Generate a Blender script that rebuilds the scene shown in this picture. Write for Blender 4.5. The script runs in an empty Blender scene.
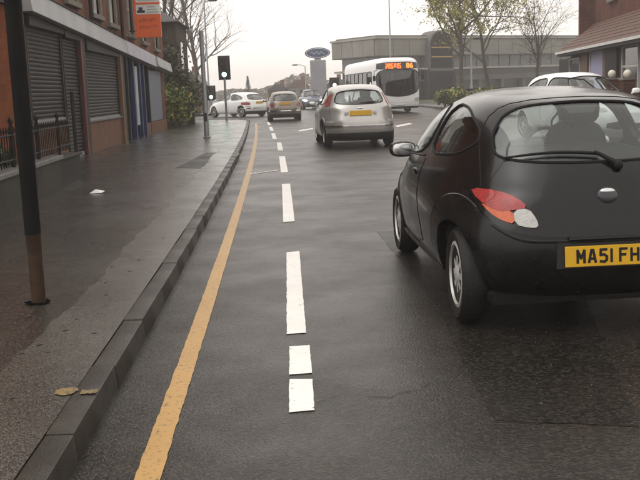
import bpy, bmesh, math, random
import numpy as np
from mathutils import Vector, Matrix
from mathutils.bvhtree import BVHTree
R = math.radians
PI = math.pi
random.seed(7)
SC = bpy.context.scene
COL = SC.collection

# ------------------------------------------------------------------ camera
CAM_H, FPX, HOR, VPX, ROLL = 1.38, 940.0, 91.5, 283.0, R(2.2)
_dx, _dy = VPX - 320, 240 - HOR
_ux = _dx * math.cos(ROLL) + _dy * math.sin(ROLL)
_uy = -_dx * math.sin(ROLL) + _dy * math.cos(ROLL)
_p = math.atan(_uy / FPX)
_yaw = math.atan(-_ux / (FPX / math.cos(_p)))
CF = Vector((math.sin(_yaw) * math.cos(_p), math.cos(_yaw) * math.cos(_p), -math.sin(_p)))
_r0 = Vector((math.cos(_yaw), -math.sin(_yaw), 0))
_u0 = _r0.cross(CF)
CR = _r0 * math.cos(ROLL) - _u0 * math.sin(ROLL)
CU = _r0 * math.sin(ROLL) + _u0 * math.cos(ROLL)
cam = bpy.data.cameras.new('camera')
cam.sensor_width = 36
cam.lens = 36 * FPX / 640
cam.clip_start = 0.05
cam.clip_end = 3000
co = bpy.data.objects.new('camera', cam)
COL.objects.link(co)
co.matrix_world = Matrix(((CR.x, CU.x, -CF.x, 0), (CR.y, CU.y, -CF.y, 0), (CR.z, CU.z, -CF.z, CAM_H), (0, 0, 0, 1)))
SC.camera = co

# ------------------------------------------------------------------ world, sun, exposure
SUN_EL, SUN_AZ = R(58), R(-105)          # azimuth measured from +Y towards +X
world = bpy.data.worlds.new('World')
SC.world = world
world.use_nodes = True
nt = world.node_tree
nt.nodes.clear()
wo = nt.nodes.new('ShaderNodeOutputWorld')
sky = nt.nodes.new('ShaderNodeTexSky')
sky.sky_type = 'NISHITA'
sky.sun_disc = False
sky.sun_elevation = SUN_EL
sky.sun_rotation = SUN_AZ
sky.dust_density = 6
hs = nt.nodes.new('ShaderNodeHueSaturation')
hs.inputs['Saturation'].default_value = 0.12
b1 = nt.nodes.new('ShaderNodeBackground')
b1.inputs['Strength'].default_value = 0.05
b2 = nt.nodes.new('ShaderNodeBackground')      # the cloud deck: an even overcast
tcw = nt.nodes.new('ShaderNodeTexCoord')
nzw = nt.nodes.new('ShaderNodeTexNoise')
nzw.inputs['Scale'].default_value = 1.6
nzw.inputs['Detail'].default_value = 4
rpw = nt.nodes.new('ShaderNodeMapRange')
rpw.inputs['To Min'].default_value = 0.88
rpw.inputs['To Max'].default_value = 1.12
mlw = nt.nodes.new('ShaderNodeMath')
mlw.operation = 'MULTIPLY'
mlw.inputs[1].default_value = 1.02
b2.inputs['Color'].default_value = (1.0, 0.935, 0.87, 1)
adw = nt.nodes.new('ShaderNodeAddShader')
L = nt.links.new
L(sky.outputs[0], hs.inputs['Color'])
L(hs.outputs[0], b1.inputs['Color'])
L(tcw.outputs['Generated'], nzw.inputs['Vector'])
L(nzw.outputs[0], rpw.inputs[0])
L(rpw.outputs[0], mlw.inputs[0])
L(mlw.outputs[0], b2.inputs['Strength'])
L(b1.outputs[0], adw.inputs[0])
L(b2.outputs[0], adw.inputs[1])
L(adw.outputs[0], wo.inputs['Surface'])
sl = bpy.data.lights.new('sun', 'SUN')
sl.energy = 0.6
sl.angle = R(60)
sl.color = (1, 0.96, 0.9)
so = bpy.data.objects.new('sun', sl)
COL.objects.link(so)
_sd = Vector((math.sin(SUN_AZ) * math.cos(SUN_EL), math.cos(SUN_AZ) * math.cos(SUN_EL), math.sin(SUN_EL)))
so.rotation_euler = _sd.to_track_quat('Z', 'Y').to_euler()
so.location = (0, 0, 30)
SC.view_settings.view_transform = 'Standard'
SC.view_settings.look = 'None'
SC.view_settings.exposure = 0.34
SC.view_settings.gamma = 1
SC.render.engine = 'CYCLES'
SC.cycles.use_denoising = True
SC.cycles.use_adaptive_sampling = True
SC.cycles.adaptive_threshold = 0.02
SC.cycles.max_bounces = 5
SC.cycles.diffuse_bounces = 2
SC.cycles.glossy_bounces = 3
SC.cycles.transparent_max_bounces = 16
SC.cycles.volume_bounces = 1
HAZE_DENSITY = 0.0019


# photograph pixels (640 x 480) to positions on known surfaces
def ray(px, py):
    return CF + CR * ((px - 320) / FPX) + CU * ((240 - py) / FPX)


def gp(px, py, z=0.0):
    d = ray(px, py)
    t = (z - CAM_H) / d.z
    return Vector((d.x * t, d.y * t, z))


def on_x(px, py, X):
    d = ray(px, py)
    t = X / d.x
    return Vector((X, d.y * t, CAM_H + d.z * t))


def on_y(px, py, Y):
    d = ray(px, py)
    t = Y / d.y
    return Vector((d.x * t, Y, CAM_H + d.z * t))


def bend(y):
    return -0.0004 * y * abs(y) if y > 0 else 0.0


# ------------------------------------------------------------------ materials
MATS = {}


def mat(name, col, col2=None, scale=8.0, rough=0.6, rough2=None, bump=0.0, bscale=60.0, metal=0.0, coat=0.0, spec=0.2,
        detail=5.0, contrast=0.25, emit=None, estr=0.0, wscale=2.0):
    if name in MATS:
        return MATS[name]
    m = bpy.data.materials.new(name)
    m.use_nodes = True
    n = m.node_tree.nodes
    l = m.node_tree.links.new
    b = n['Principled BSDF']
    tc = n.new('ShaderNodeTexCoord')
    b.inputs['Metallic'].default_value = metal
    b.inputs['Coat Weight'].default_value = coat
    b.inputs['Coat Roughness'].default_value = 0.06
    b.inputs['Specular IOR Level'].default_value = spec
    if col2 is None:
        col2 = tuple(c * 0.8 for c in col)
    nz = n.new('ShaderNodeTexNoise')
    nz.inputs['Scale'].default_value = scale
    nz.inputs['Detail'].default_value = detail
    l(tc.outputs['Object'], nz.inputs['Vector'])
    mr = n.new('ShaderNodeMapRange')
    mr.inputs['From Min'].default_value = 0.5 - contrast
    mr.inputs['From Max'].default_value = 0.5 + contrast
    l(nz.outputs[0], mr.inputs[0])
    mx = n.new('ShaderNodeMix')
    mx.data_type = 'RGBA'
    mx.inputs['A'].default_value = (*col, 1)
    mx.inputs['B'].default_value = (*col2, 1)
    l(mr.outputs[0], mx.inputs['Factor'])
    l(mx.outputs['Result'], b.inputs['Base Color'])
    if rough2 is not None:
        n2 = n.new('ShaderNodeTexNoise')
        n2.inputs['Scale'].default_value = wscale
        n2.inputs['Detail'].default_value = 6
        l(tc.outputs['Object'], n2.inputs['Vector'])
        m2 = n.new('ShaderNodeMapRange')
        m2.inputs['From Min'].default_value = 0.35
        m2.inputs['From Max'].default_value = 0.65
        m2.inputs['To Min'].default_value = rough
        m2.inputs['To Max'].default_value = rough2
        l(n2.outputs[0], m2.inputs[0])
        l(m2.outputs[0], b.inputs['Roughness'])
    else:
        b.inputs['Roughness'].default_value = rough
    if bump > 0:
        n3 = n.new('ShaderNodeTexNoise')
        n3.inputs['Scale'].default_value = bscale
        n3.inputs['Detail'].default_value = 4
        l(tc.outputs['Object'], n3.inputs['Vector'])
        bp = n.new('ShaderNodeBump')
        bp.inputs['Strength'].default_value = bump
        bp.inputs['Distance'].default_value = 0.01
        l(n3.outputs[0], bp.inputs['Height'])
        l(bp.outputs[0], b.inputs['Normal'])
    if emit:
        b.inputs['Emission Color'].default_value = (*emit, 1)
        b.inputs['Emission Strength'].default_value = estr
    MATS[name] = m
    return m


def asphalt(name, dark, light, r0, r1, grain=130.0, crack=0.6, wscale=0.7, film=(0.0, 0.6), film_rough=0.14, bump=0.45, spec=0.3):
    m = bpy.data.materials.new(name)
    m.use_nodes = True
    n = m.node_tree.nodes
    l = m.node_tree.links.new
    b = n['Principled BSDF']
    tc = n.new('ShaderNodeTexCoord')

    def noise(s, d=6, vec=None, rough=0.55):
        q = n.new('ShaderNodeTexNoise')
        q.inputs['Scale'].default_value = s
        q.inputs['Detail'].default_value = d
        q.inputs['Roughness'].default_value = rough
        l(vec or tc.outputs['Object'], q.inputs['Vector'])
        return q

    def rng(src, a, c, t0, t1):
        q = n.new('ShaderNodeMapRange')
        q.inputs['From Min'].default_value = a
        q.inputs['From Max'].default_value = c
        q.inputs['To Min'].default_value = t0
        q.inputs['To Max'].default_value = t1
        l(src, q.inputs[0])
        return q

    def mixc(f, A, B):
        q = n.new('ShaderNodeMix')
        q.data_type = 'RGBA'
        l(f, q.inputs['Factor'])
        for k, v in (('A', A), ('B', B)):
            if isinstance(v, tuple):
                q.inputs[k].default_value = (*v, 1)
            else:
                l(v, q.inputs[k])
        return q
    big = noise(0.55, 4)
    mid = noise(5.0, 4)
    vor = n.new('ShaderNodeTexVoronoi')
    vor.inputs['Scale'].default_value = grain
    l(tc.outputs['Object'], vor.inputs['Vector'])
    f1 = rng(big.outputs[0], 0.35, 0.65, 0, 1)
    c1 = mixc(f1.outputs[0], dark, light)
    f2 = rng(mid.outputs[0], 0.3, 0.7, 0.0, 0.55)
    c2 = mixc(f2.outputs[0], c1.outputs['Result'], tuple(x * 0.7 for x in dark))
    # single stones of the aggregate, a few of them pale
    sp = n.new('ShaderNodeSeparateColor')
    l(vor.outputs['Color'], sp.inputs[0])
    f3 = rng(sp.outputs[0], 0.45, 1.0, 0.0, 0.75)
    c3 = mixc(f3.outputs[0], c2.outputs['Result'], tuple(min(1, x * 3.4) for x in light))
    # fine crazing of the worn surface
    warp = noise(1.3, 2)
    mxv = n.new('ShaderNodeMix')
    mxv.data_type = 'VECTOR'
    mxv.inputs['Factor'].default_value = 0.25
    l(tc.outputs['Object'], mxv.inputs['A'])
    l(warp.outputs['Color'], mxv.inputs['B'])
    cv = n.new('ShaderNodeTexVoronoi')
    cv.feature = 'DISTANCE_TO_EDGE'
    cv.inputs['Scale'].default_value = 1.1
    l(mxv.outputs['Result'], cv.inputs['Vector'])
    e1 = rng(cv.outputs['Distance'], 0.0, 0.012, 1, 0)
    msk = rng(noise(0.8, 2).outputs[0], 0.48, 0.62, 0, crack)
    mm = n.new('ShaderNodeMath')
    mm.operation = 'MULTIPLY'
    l(e1.outputs[0], mm.inputs[0])
    l(msk.outputs[0], mm.inputs[1])
    c4 = mixc(mm.outputs[0], c3.outputs['Result'], tuple(x * 0.35 for x in dark))
    l(c4.outputs['Result'], b.inputs['Base Color'])
    wet = noise(wscale, 5)
    rr = rng(wet.outputs[0], 0.38, 0.62, r0, r1)
    l(rr.outputs[0], b.inputs['Roughness'])
    b.inputs['Specular IOR Level'].default_value = spec
    fm = rng(noise(wscale * 1.9, 5).outputs[0], 0.40, 0.60, film[0], film[1])      # patches of standing wet
    brk = n.new('ShaderNodeMath')
    brk.operation = 'MULTIPLY'
    l(fm.outputs[0], brk.inputs[0])
    fb_ = rng(mid.outputs[0], 0.3, 0.7, 1.0, 0.85)
    l(fb_.outputs[0], brk.inputs[1])
    l(brk.outputs[0], b.inputs['Coat Weight'])
    b.inputs['Coat Roughness'].default_value = film_rough
    b.inputs['Coat IOR'].default_value = 1.32
    h2 = noise(grain * 0.9, 2)
    bp = n.new('ShaderNodeBump')
    bp.inputs['Strength'].default_value = bump
    bp.inputs['Distance'].default_value = 0.006
    l(h2.outputs[0], bp.inputs['Height'])
    l(bp.outputs[0], b.inputs['Normal'])
    l(bp.outputs[0], b.inputs['Coat Normal'])
    MATS[name] = m
    return m


def paintmark(name, col, under, thr=0.42, scale=14.0):
    """worn thermoplastic paint: paint with the asphalt showing through in flakes"""
    m = bpy.data.materials.new(name)
    m.use_nodes = True
    n = m.node_tree.nodes
    l = m.node_tree.links.new
    b = n['Principled BSDF']
    tc = n.new('ShaderNodeTexCoord')
    n1 = n.new('ShaderNodeTexNoise')
    n1.inputs['Scale'].default_value = scale
    n1.inputs['Detail'].default_value = 9
    n1.inputs['Roughness'].default_value = 0.7
    l(tc.outputs['Object'], n1.inputs['Vector'])
    r = n.new('ShaderNodeMapRange')
    r.inputs['From Min'].default_value = thr - 0.05
    r.inputs['From Max'].default_value = thr + 0.06
    l(n1.outputs[0], r.inputs[0])
    n2 = n.new('ShaderNodeTexNoise')
    n2.inputs['Scale'].default_value = 3
    n2.inputs['Detail'].default_value = 6
    l(tc.outputs['Object'], n2.inputs['Vector'])
    c = n.new('ShaderNodeMix')
    c.data_type = 'RGBA'
    c.inputs['A'].default_value = (*(x * 0.72 for x in col), 1)
    c.inputs['B'].default_value = (*col, 1)
    l(n2.outputs[0], c.inputs['Factor'])
    mx = n.new('ShaderNodeMix')
    mx.data_type = 'RGBA'
    mx.inputs['A'].default_value = (*under, 1)
    l(c.outputs['Result'], mx.inputs['B'])
    l(r.outputs[0], mx.inputs['Factor'])
    l(mx.outputs['Result'], b.inputs['Base Color'])
    b.inputs['Roughness'].default_value = 0.42
    bp = n.new('ShaderNodeBump')
    bp.inputs['Strength'].default_value = 0.3
    bp.inputs['Distance'].default_value = 0.004
    l(n1.outputs[0], bp.inputs['Height'])
    l(bp.outputs[0], b.inputs['Normal'])
    return m


def brickmat(name, c1, c2, mortar, scale=1.0):
    m = bpy.data.materials.new(name)
    m.use_nodes = True
    n = m.node_tree.nodes
    l = m.node_tree.links.new
    b = n['Principled BSDF']
    tc = n.new('ShaderNodeTexCoord')
    sx = n.new('ShaderNodeSeparateXYZ')
    l(tc.outputs['Object'], sx.inputs[0])
    ad = n.new('ShaderNodeMath')
    l(sx.outputs[0], ad.inputs[0])
    l(sx.outputs[1], ad.inputs[1])
    cx = n.new('ShaderNodeCombineXYZ')
    l(ad.outputs[0], cx.inputs[0])
    l(sx.outputs[2], cx.inputs[1])
    bt = n.new('ShaderNodeTexBrick')
    bt.inputs['Color1'].default_value = (*c1, 1)
    bt.inputs['Color2'].default_value = (*c2, 1)
    bt.inputs['Mortar'].default_value = (*mortar, 1)
    bt.inputs['Scale'].default_value = scale
    bt.inputs['Mortar Size'].default_value = 0.006
    bt.inputs['Brick Width'].default_value = 0.225
    bt.inputs['Row Height'].default_value = 0.075
    l(cx.outputs[0], bt.inputs['Vector'])
    nz = n.new('ShaderNodeTexNoise')
    nz.inputs['Scale'].default_value = 1.5
    nz.inputs['Detail'].default_value = 8
    l(tc.outputs['Object'], nz.inputs['Vector'])
    mr = n.new('ShaderNodeMapRange')
    mr.inputs['From Min'].default_value = 0.3
    mr.inputs['From Max'].default_value = 0.7
    mr.inputs['To Min'].default_value = 0.6
    mr.inputs['To Max'].default_value = 1.15
    l(nz.outputs[0], mr.inputs[0])
    mu = n.new('ShaderNodeMix')
    mu.data_type = 'RGBA'
    mu.blend_type = 'MULTIPLY'
    mu.inputs['Factor'].default_value = 1
    l(bt.outputs['Color'], mu.inputs['A'])
    l(mr.outputs[0], mu.inputs['B'])
    l(mu.outputs['Result'], b.inputs['Base Color'])
    b.inputs['Roughness'].default_value = 0.85
    b.inputs['Specular IOR Level'].default_value = 0.08
    bp = n.new('ShaderNodeBump')
    bp.inputs['Strength'].default_value = 0.5
    bp.inputs['Distance'].default_value = 0.008
    bp.invert = True
    l(bt.outputs['Fac'], bp.inputs['Height'])
    l(bp.outputs[0], b.inputs['Normal'])
    MATS[name] = m
    return m


def glassmat(name, tint=(0.8, 0.85, 0.84), rough=0.02, refl=1.0):
    m = bpy.data.materials.new(name)
    m.use_nodes = True
    n = m.node_tree.nodes
    l = m.node_tree.links.new
    n.clear()
    o = n.new('ShaderNodeOutputMaterial')
    t = n.new('ShaderNodeBsdfTransparent')
    t.inputs[0].default_value = (*tint, 1)
    g = n.new('ShaderNodeBsdfGlossy')
    g.inputs['Roughness'].default_value = rough
    g.inputs[0].default_value = (refl, refl, refl, 1)
    lw = n.new('ShaderNodeLayerWeight')
    lw.inputs[0].default_value = 0.5
    pw = n.new('ShaderNodeMath')
    pw.operation = 'POWER'
    pw.inputs[1].default_value = 5.0
    l(lw.outputs['Facing'], pw.inputs[0])
    fr = n.new('ShaderNodeMapRange')
    fr.inputs['To Min'].default_value = 0.045
    fr.inputs['To Max'].default_value = 0.6
    l(pw.outputs[0], fr.inputs[0])
    mx = n.new('ShaderNodeMixShader')
    l(fr.outputs[0], mx.inputs[0])
    l(t.outputs[0], mx.inputs[1])
    l(g.outputs[0], mx.inputs[2])
    l(mx.outputs[0], o.inputs['Surface'])
    MATS[name] = m
    return m


ASPH_U = (0.018, 0.016, 0.014)
asphalt('asphalt', (0.0065, 0.0050, 0.0037), (0.0135, 0.0104, 0.0077), 0.45, 0.6, grain=85, film=(0.68, 0.92), film_rough=0.34, bump=0.5, spec=0.04)
asphalt('asphalt_patch', (0.0055, 0.0046, 0.0037), (0.011, 0.0092, 0.0075), 0.45, 0.6, grain=75, crack=0.3, film=(0.45, 0.65), film_rough=0.34, bump=0.5, spec=0.03)
asphalt('pavement', (0.009, 0.0078, 0.0063), (0.027, 0.0235, 0.0195), 0.22, 0.4, grain=120, crack=0.35, wscale=0.8, film=(0.75, 1.0), film_rough=0.27, bump=0.15, spec=0.1)
asphalt('pavement_strip', (0.022, 0.0195, 0.0165), (0.046, 0.041, 0.035), 0.24, 0.46, film=(0.8, 1.0), film_rough=0.28, bump=0.15, spec=0.1, grain=200, crack=0.2, wscale=1.2)
mat('kerb', (0.046, 0.040, 0.033), (0.016, 0.0128, 0.0098), scale=5, rough=0.3, rough2=0.55, bump=0.35, bscale=120)
mat('grit', (0.16, 0.145, 0.125), (0.05, 0.045, 0.04), scale=90, rough=0.6)
mat('gum', (0.075, 0.07, 0.062), (0.02, 0.019, 0.017), scale=6, rough=0.55)
mat('crack', (0.010, 0.009, 0.008), scale=6, rough=0.6)
mat('ground', (0.06, 0.06, 0.05), (0.05, 0.06, 0.035), scale=0.2, rough=0.8)
MATS['yellow_line'] = paintmark('yellow_line', (0.40, 0.225, 0.058), ASPH_U, 0.385, 40)
MATS['white_line'] = paintmark('white_line', (0.72, 0.70, 0.66), ASPH_U, 0.34, 30)
MATS['white_worn'] = paintmark('white_worn', (0.7, 0.68, 0.64), ASPH_U, 0.5, 12)
MATS['yellow_dab'] = paintmark('yellow_dab', (0.22, 0.145, 0.045), (0.05, 0.045, 0.036), 0.46, 60)
brickmat('brick_orange', (0.20, 0.052, 0.013), (0.15, 0.037, 0.010), (0.12, 0.065, 0.036))
brickmat('brick_red', (0.19, 0.078, 0.046), (0.145, 0.058, 0.034), (0.13, 0.1, 0.08))
brickmat('brick_dark', (0.07, 0.05, 0.035), (0.05, 0.038, 0.029), (0.06, 0.055, 0.05))
brickmat('brick_pub', (0.13, 0.048, 0.032), (0.10, 0.036, 0.026), (0.11, 0.09, 0.08))
mat('stone', (0.20, 0.175, 0.145), (0.13, 0.112, 0.095), scale=4, rough=0.8, bump=0.2)
mat('render_grey', (0.048, 0.043, 0.036), (0.03, 0.027, 0.023), scale=2.5, rough=0.75, bump=0.25, bscale=40)
mat('coping', (0.14, 0.135, 0.125), (0.09, 0.085, 0.08), scale=6, rough=0.45, bump=0.2)
mat('riser', (0.16, 0.076, 0.04), (0.105, 0.05, 0.028), scale=3, rough=0.7, bump=0.15)
mat('fascia_white', (0.40, 0.405, 0.41), (0.29, 0.29, 0.295), scale=1.3, rough=0.5)
mat('fascia_lilac', (0.42, 0.41, 0.46), (0.33, 0.32, 0.37), scale=1.3, rough=0.5)
mat('shutter', (0.030, 0.027, 0.023), (0.019, 0.0175, 0.015), scale=2.2, rough=0.5, bump=0.08, spec=0.1)
mat('shutter_rail', (0.018, 0.017, 0.016), (0.012, 0.0115, 0.011), scale=3, rough=0.5, spec=0.08)
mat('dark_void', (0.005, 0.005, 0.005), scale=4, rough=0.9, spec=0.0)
mat('dark_paint', (0.010, 0.009, 0.009), (0.016, 0.014, 0.013), scale=6, rough=0.5, spec=0.1)
mat('oxblood', (0.09, 0.022, 0.016), (0.06, 0.016, 0.012), scale=4, rough=0.5)
mat('brown_wood', (0.16, 0.085, 0.045), (0.10, 0.052, 0.03), scale=5, rough=0.55)
mat('navy', (0.02, 0.04, 0.12), (0.015, 0.028, 0.08), scale=4, rough=0.4)
mat('panel_blue', (0.17, 0.185, 0.225), (0.13, 0.145, 0.18), scale=2, rough=0.5)
mat('sign_orange', (0.75, 0.14, 0.035), (0.68, 0.12, 0.03), scale=2, rough=0.45)
mat('sign_white', (0.75, 0.74, 0.72), scale=2, rough=0.45)
mat('sign_mark', (0.42, 0.07, 0.022), scale=3, rough=0.5)
mat('sign_dark', (0.04, 0.03, 0.05), scale=3, rough=0.5)
mat('sign_grey', (0.42, 0.45, 0.44), scale=3, rough=0.5)
mat('iron', (0.008, 0.008, 0.008), (0.015, 0.013, 0.011), scale=10, rough=0.5, spec=0.1)
mat('pole_black', (0.005, 0.0055, 0.0055), (0.009, 0.009, 0.009), scale=9, rough=0.5, bump=0.1, spec=0.05)
mat('pole_rust', (0.05, 0.026, 0.012), (0.02, 0.013, 0.009), scale=14, rough=0.75, bump=0.4)
mat('galv', (0.30, 0.31, 0.32), (0.22, 0.23, 0.24), scale=5, rough=0.5, metal=0.5)
mat('signal_black', (0.02, 0.021, 0.022), scale=5, rough=0.5)
mat('concrete', (0.21, 0.20, 0.18), (0.14, 0.133, 0.12), scale=0.8, rough=0.8, bump=0.15, bscale=12)
mat('concrete_dark', (0.11, 0.105, 0.098), (0.075, 0.072, 0.068), scale=0.8, rough=0.8)
mat('concrete_pale', (0.30, 0.285, 0.26), (0.22, 0.21, 0.195), scale=0.8, rough=0.7)
mat('gilt', (0.42, 0.24, 0.08), scale=2, rough=0.5)
mat('pane_dark', (0.02, 0.023, 0.027), (0.03, 0.034, 0.04), scale=0.7, rough=0.08, spec=0.35)
mat('pane_net', (0.16, 0.17, 0.18), (0.08, 0.085, 0.09), scale=2.5, rough=0.12, spec=0.35)
mat('roof_tile', (0.115, 0.062, 0.043), (0.08, 0.044, 0.033), scale=3.5, rough=0.6, bump=0.15)
mat('roof_slate', (0.07, 0.068, 0.07), (0.05, 0.05, 0.052), scale=2, rough=0.5)
mat('wood_white', (0.62, 0.61, 0.58), (0.5, 0.49, 0.46), scale=3, rough=0.55)
mat('door_lilac', (0.36, 0.36, 0.56), (0.30, 0.30, 0.48), scale=2, rough=0.45)
mat('ball_stone', (0.66, 0.62, 0.52), (0.5, 0.47, 0.4), scale=9, rough=0.6)
mat('bark', (0.075, 0.06, 0.048), (0.04, 0.034, 0.028), scale=7, rough=0.85, bump=0.5, bscale=25)
mat('bark_pale', (0.12, 0.10, 0.085), (0.07, 0.058, 0.05), scale=7, rough=0.85)
mat('grass', (0.05, 0.075, 0.025), (0.035, 0.05, 0.018), scale=1.5, rough=0.8)


def leafmat(name, c, c2):
    m = mat(name, c, c2, scale=1.3, rough=0.5, contrast=0.2)
    m.node_tree.nodes['Principled BSDF'].inputs['Subsurface Weight'].default_value = 0.0
    return m


leafmat('leaf_spring', (0.34, 0.31, 0.075), (0.22, 0.21, 0.05))
leafmat('leaf_green', (0.085, 0.13, 0.03), (0.05, 0.08, 0.02))
leafmat('leaf_dark', (0.035, 0.055, 0.018), (0.025, 0.036, 0.014))
leafmat('leaf_ivy', (0.07, 0.075, 0.035), (0.06, 0.045, 0.028))
glassmat('car_glass', (0.92, 0.95, 0.945))
glassmat('car_glass_wet', (0.90, 0.935, 0.925), rough=0.06, refl=0.9)
glassmat('bus_glass', (0.5, 0.53, 0.55))
glassmat('lamp_clear', (0.75, 0.75, 0.75), rough=0.1)
mat('paint_black', (0.004, 0.004, 0.0043), (0.0055, 0.0052, 0.0052), scale=5, rough=0.16, rough2=0.26, wscale=4, coat=0.2, spec=0.22, bump=0.012, bscale=200)
mat('bumper_black', (0.0045, 0.0045, 0.0047), (0.0065, 0.006, 0.006), scale=6, rough=0.22, rough2=0.36, wscale=6, coat=0.12, spec=0.2)
mat('paint_silver', (0.42, 0.41, 0.395), (0.37, 0.36, 0.345), scale=2, rough=0.32, metal=0.55, coat=0.5)
mat('paint_bronze', (0.20, 0.165, 0.14), (0.17, 0.14, 0.12), scale=2, rough=0.35, metal=0.4, coat=0.5)
mat('paint_white', (0.74, 0.74, 0.73), (0.68, 0.68, 0.67), scale=2, rough=0.3, coat=0.5)
mat('paint_blue', (0.08, 0.095, 0.13), (0.065, 0.08, 0.11), scale=2, rough=0.3, coat=0.5)
mat('trim_grey', (0.03, 0.03, 0.03), scale=4, rough=0.6)
mat('rubber', (0.006, 0.006, 0.006), (0.009, 0.0085, 0.008), scale=8, rough=0.7)
mat('tyre', (0.008, 0.0075, 0.0075), (0.015, 0.014, 0.013), scale=12, rough=0.62, bump=0.2)
mat('alloy', (0.50, 0.49, 0.47), (0.34, 0.33, 0.31), scale=7, rough=0.35, metal=0.35)
mat('brake_dark', (0.004, 0.0035, 0.0035), scale=5, rough=0.7)
mat('cabin', (0.022, 0.022, 0.024), (0.03, 0.03, 0.032), scale=4, rough=0.8)
mat('seat', (0.035, 0.036, 0.04), (0.025, 0.026, 0.03), scale=12, rough=0.9)
mat('lens_red', (0.30, 0.014, 0.010), (0.17, 0.008, 0.007), scale=26, rough=0.2, coat=0.5, bump=0.5, bscale=130)
mat('lens_amber', (0.48, 0.085, 0.010), (0.33, 0.05, 0.008), scale=26, rough=0.2, coat=0.5, bump=0.5, bscale=130)
mat('lens_white', (0.42, 0.41, 0.39), (0.30, 0.30, 0.29), scale=26, rough=0.2, coat=0.5, bump=0.5, bscale=130)
mat('plate_yellow', (0.62, 0.36, 0.022), (0.5, 0.28, 0.018), scale=9, rough=0.4)
mat('plate_white', (0.7, 0.7, 0.68), scale=9, rough=0.4)
mat('plate_char', (0.012, 0.012, 0.012), scale=9, rough=0.5)
mat('chrome', (0.6, 0.6, 0.6), scale=9, rough=0.15, metal=1.0)
mat('badge', (0.02, 0.022, 0.03), (0.03, 0.03, 0.035), scale=9, rough=0.25, coat=0.6)
mat('headlamp_lit', (0.9, 0.9, 0.88), scale=5, emit=(1, 0.96, 0.9), estr=6)
mat('led_orange', (0.8, 0.15, 0.02), scale=5, emit=(1, 0.13, 0.02), estr=2.6)
mat('signal_green', (0.3, 0.9, 0.6), scale=5, emit=(0.35, 1.0, 0.7), estr=9)
mat('signal_off', (0.06, 0.02, 0.015), scale=5, rough=0.3)
mat('signal_pale', (0.9, 0.9, 0.85), scale=5, emit=(1, 1, 0.9), estr=5)
mat('oval_blue', (0.045, 0.07, 0.16), (0.06, 0.085, 0.17), scale=2, rough=0.35, coat=0.3)
mat('totem_grey', (0.30, 0.30, 0.32), (0.24, 0.24, 0.26), scale=2, rough=0.5)

# ------------------------------------------------------------------ object helpers
WLOC = {}


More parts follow.
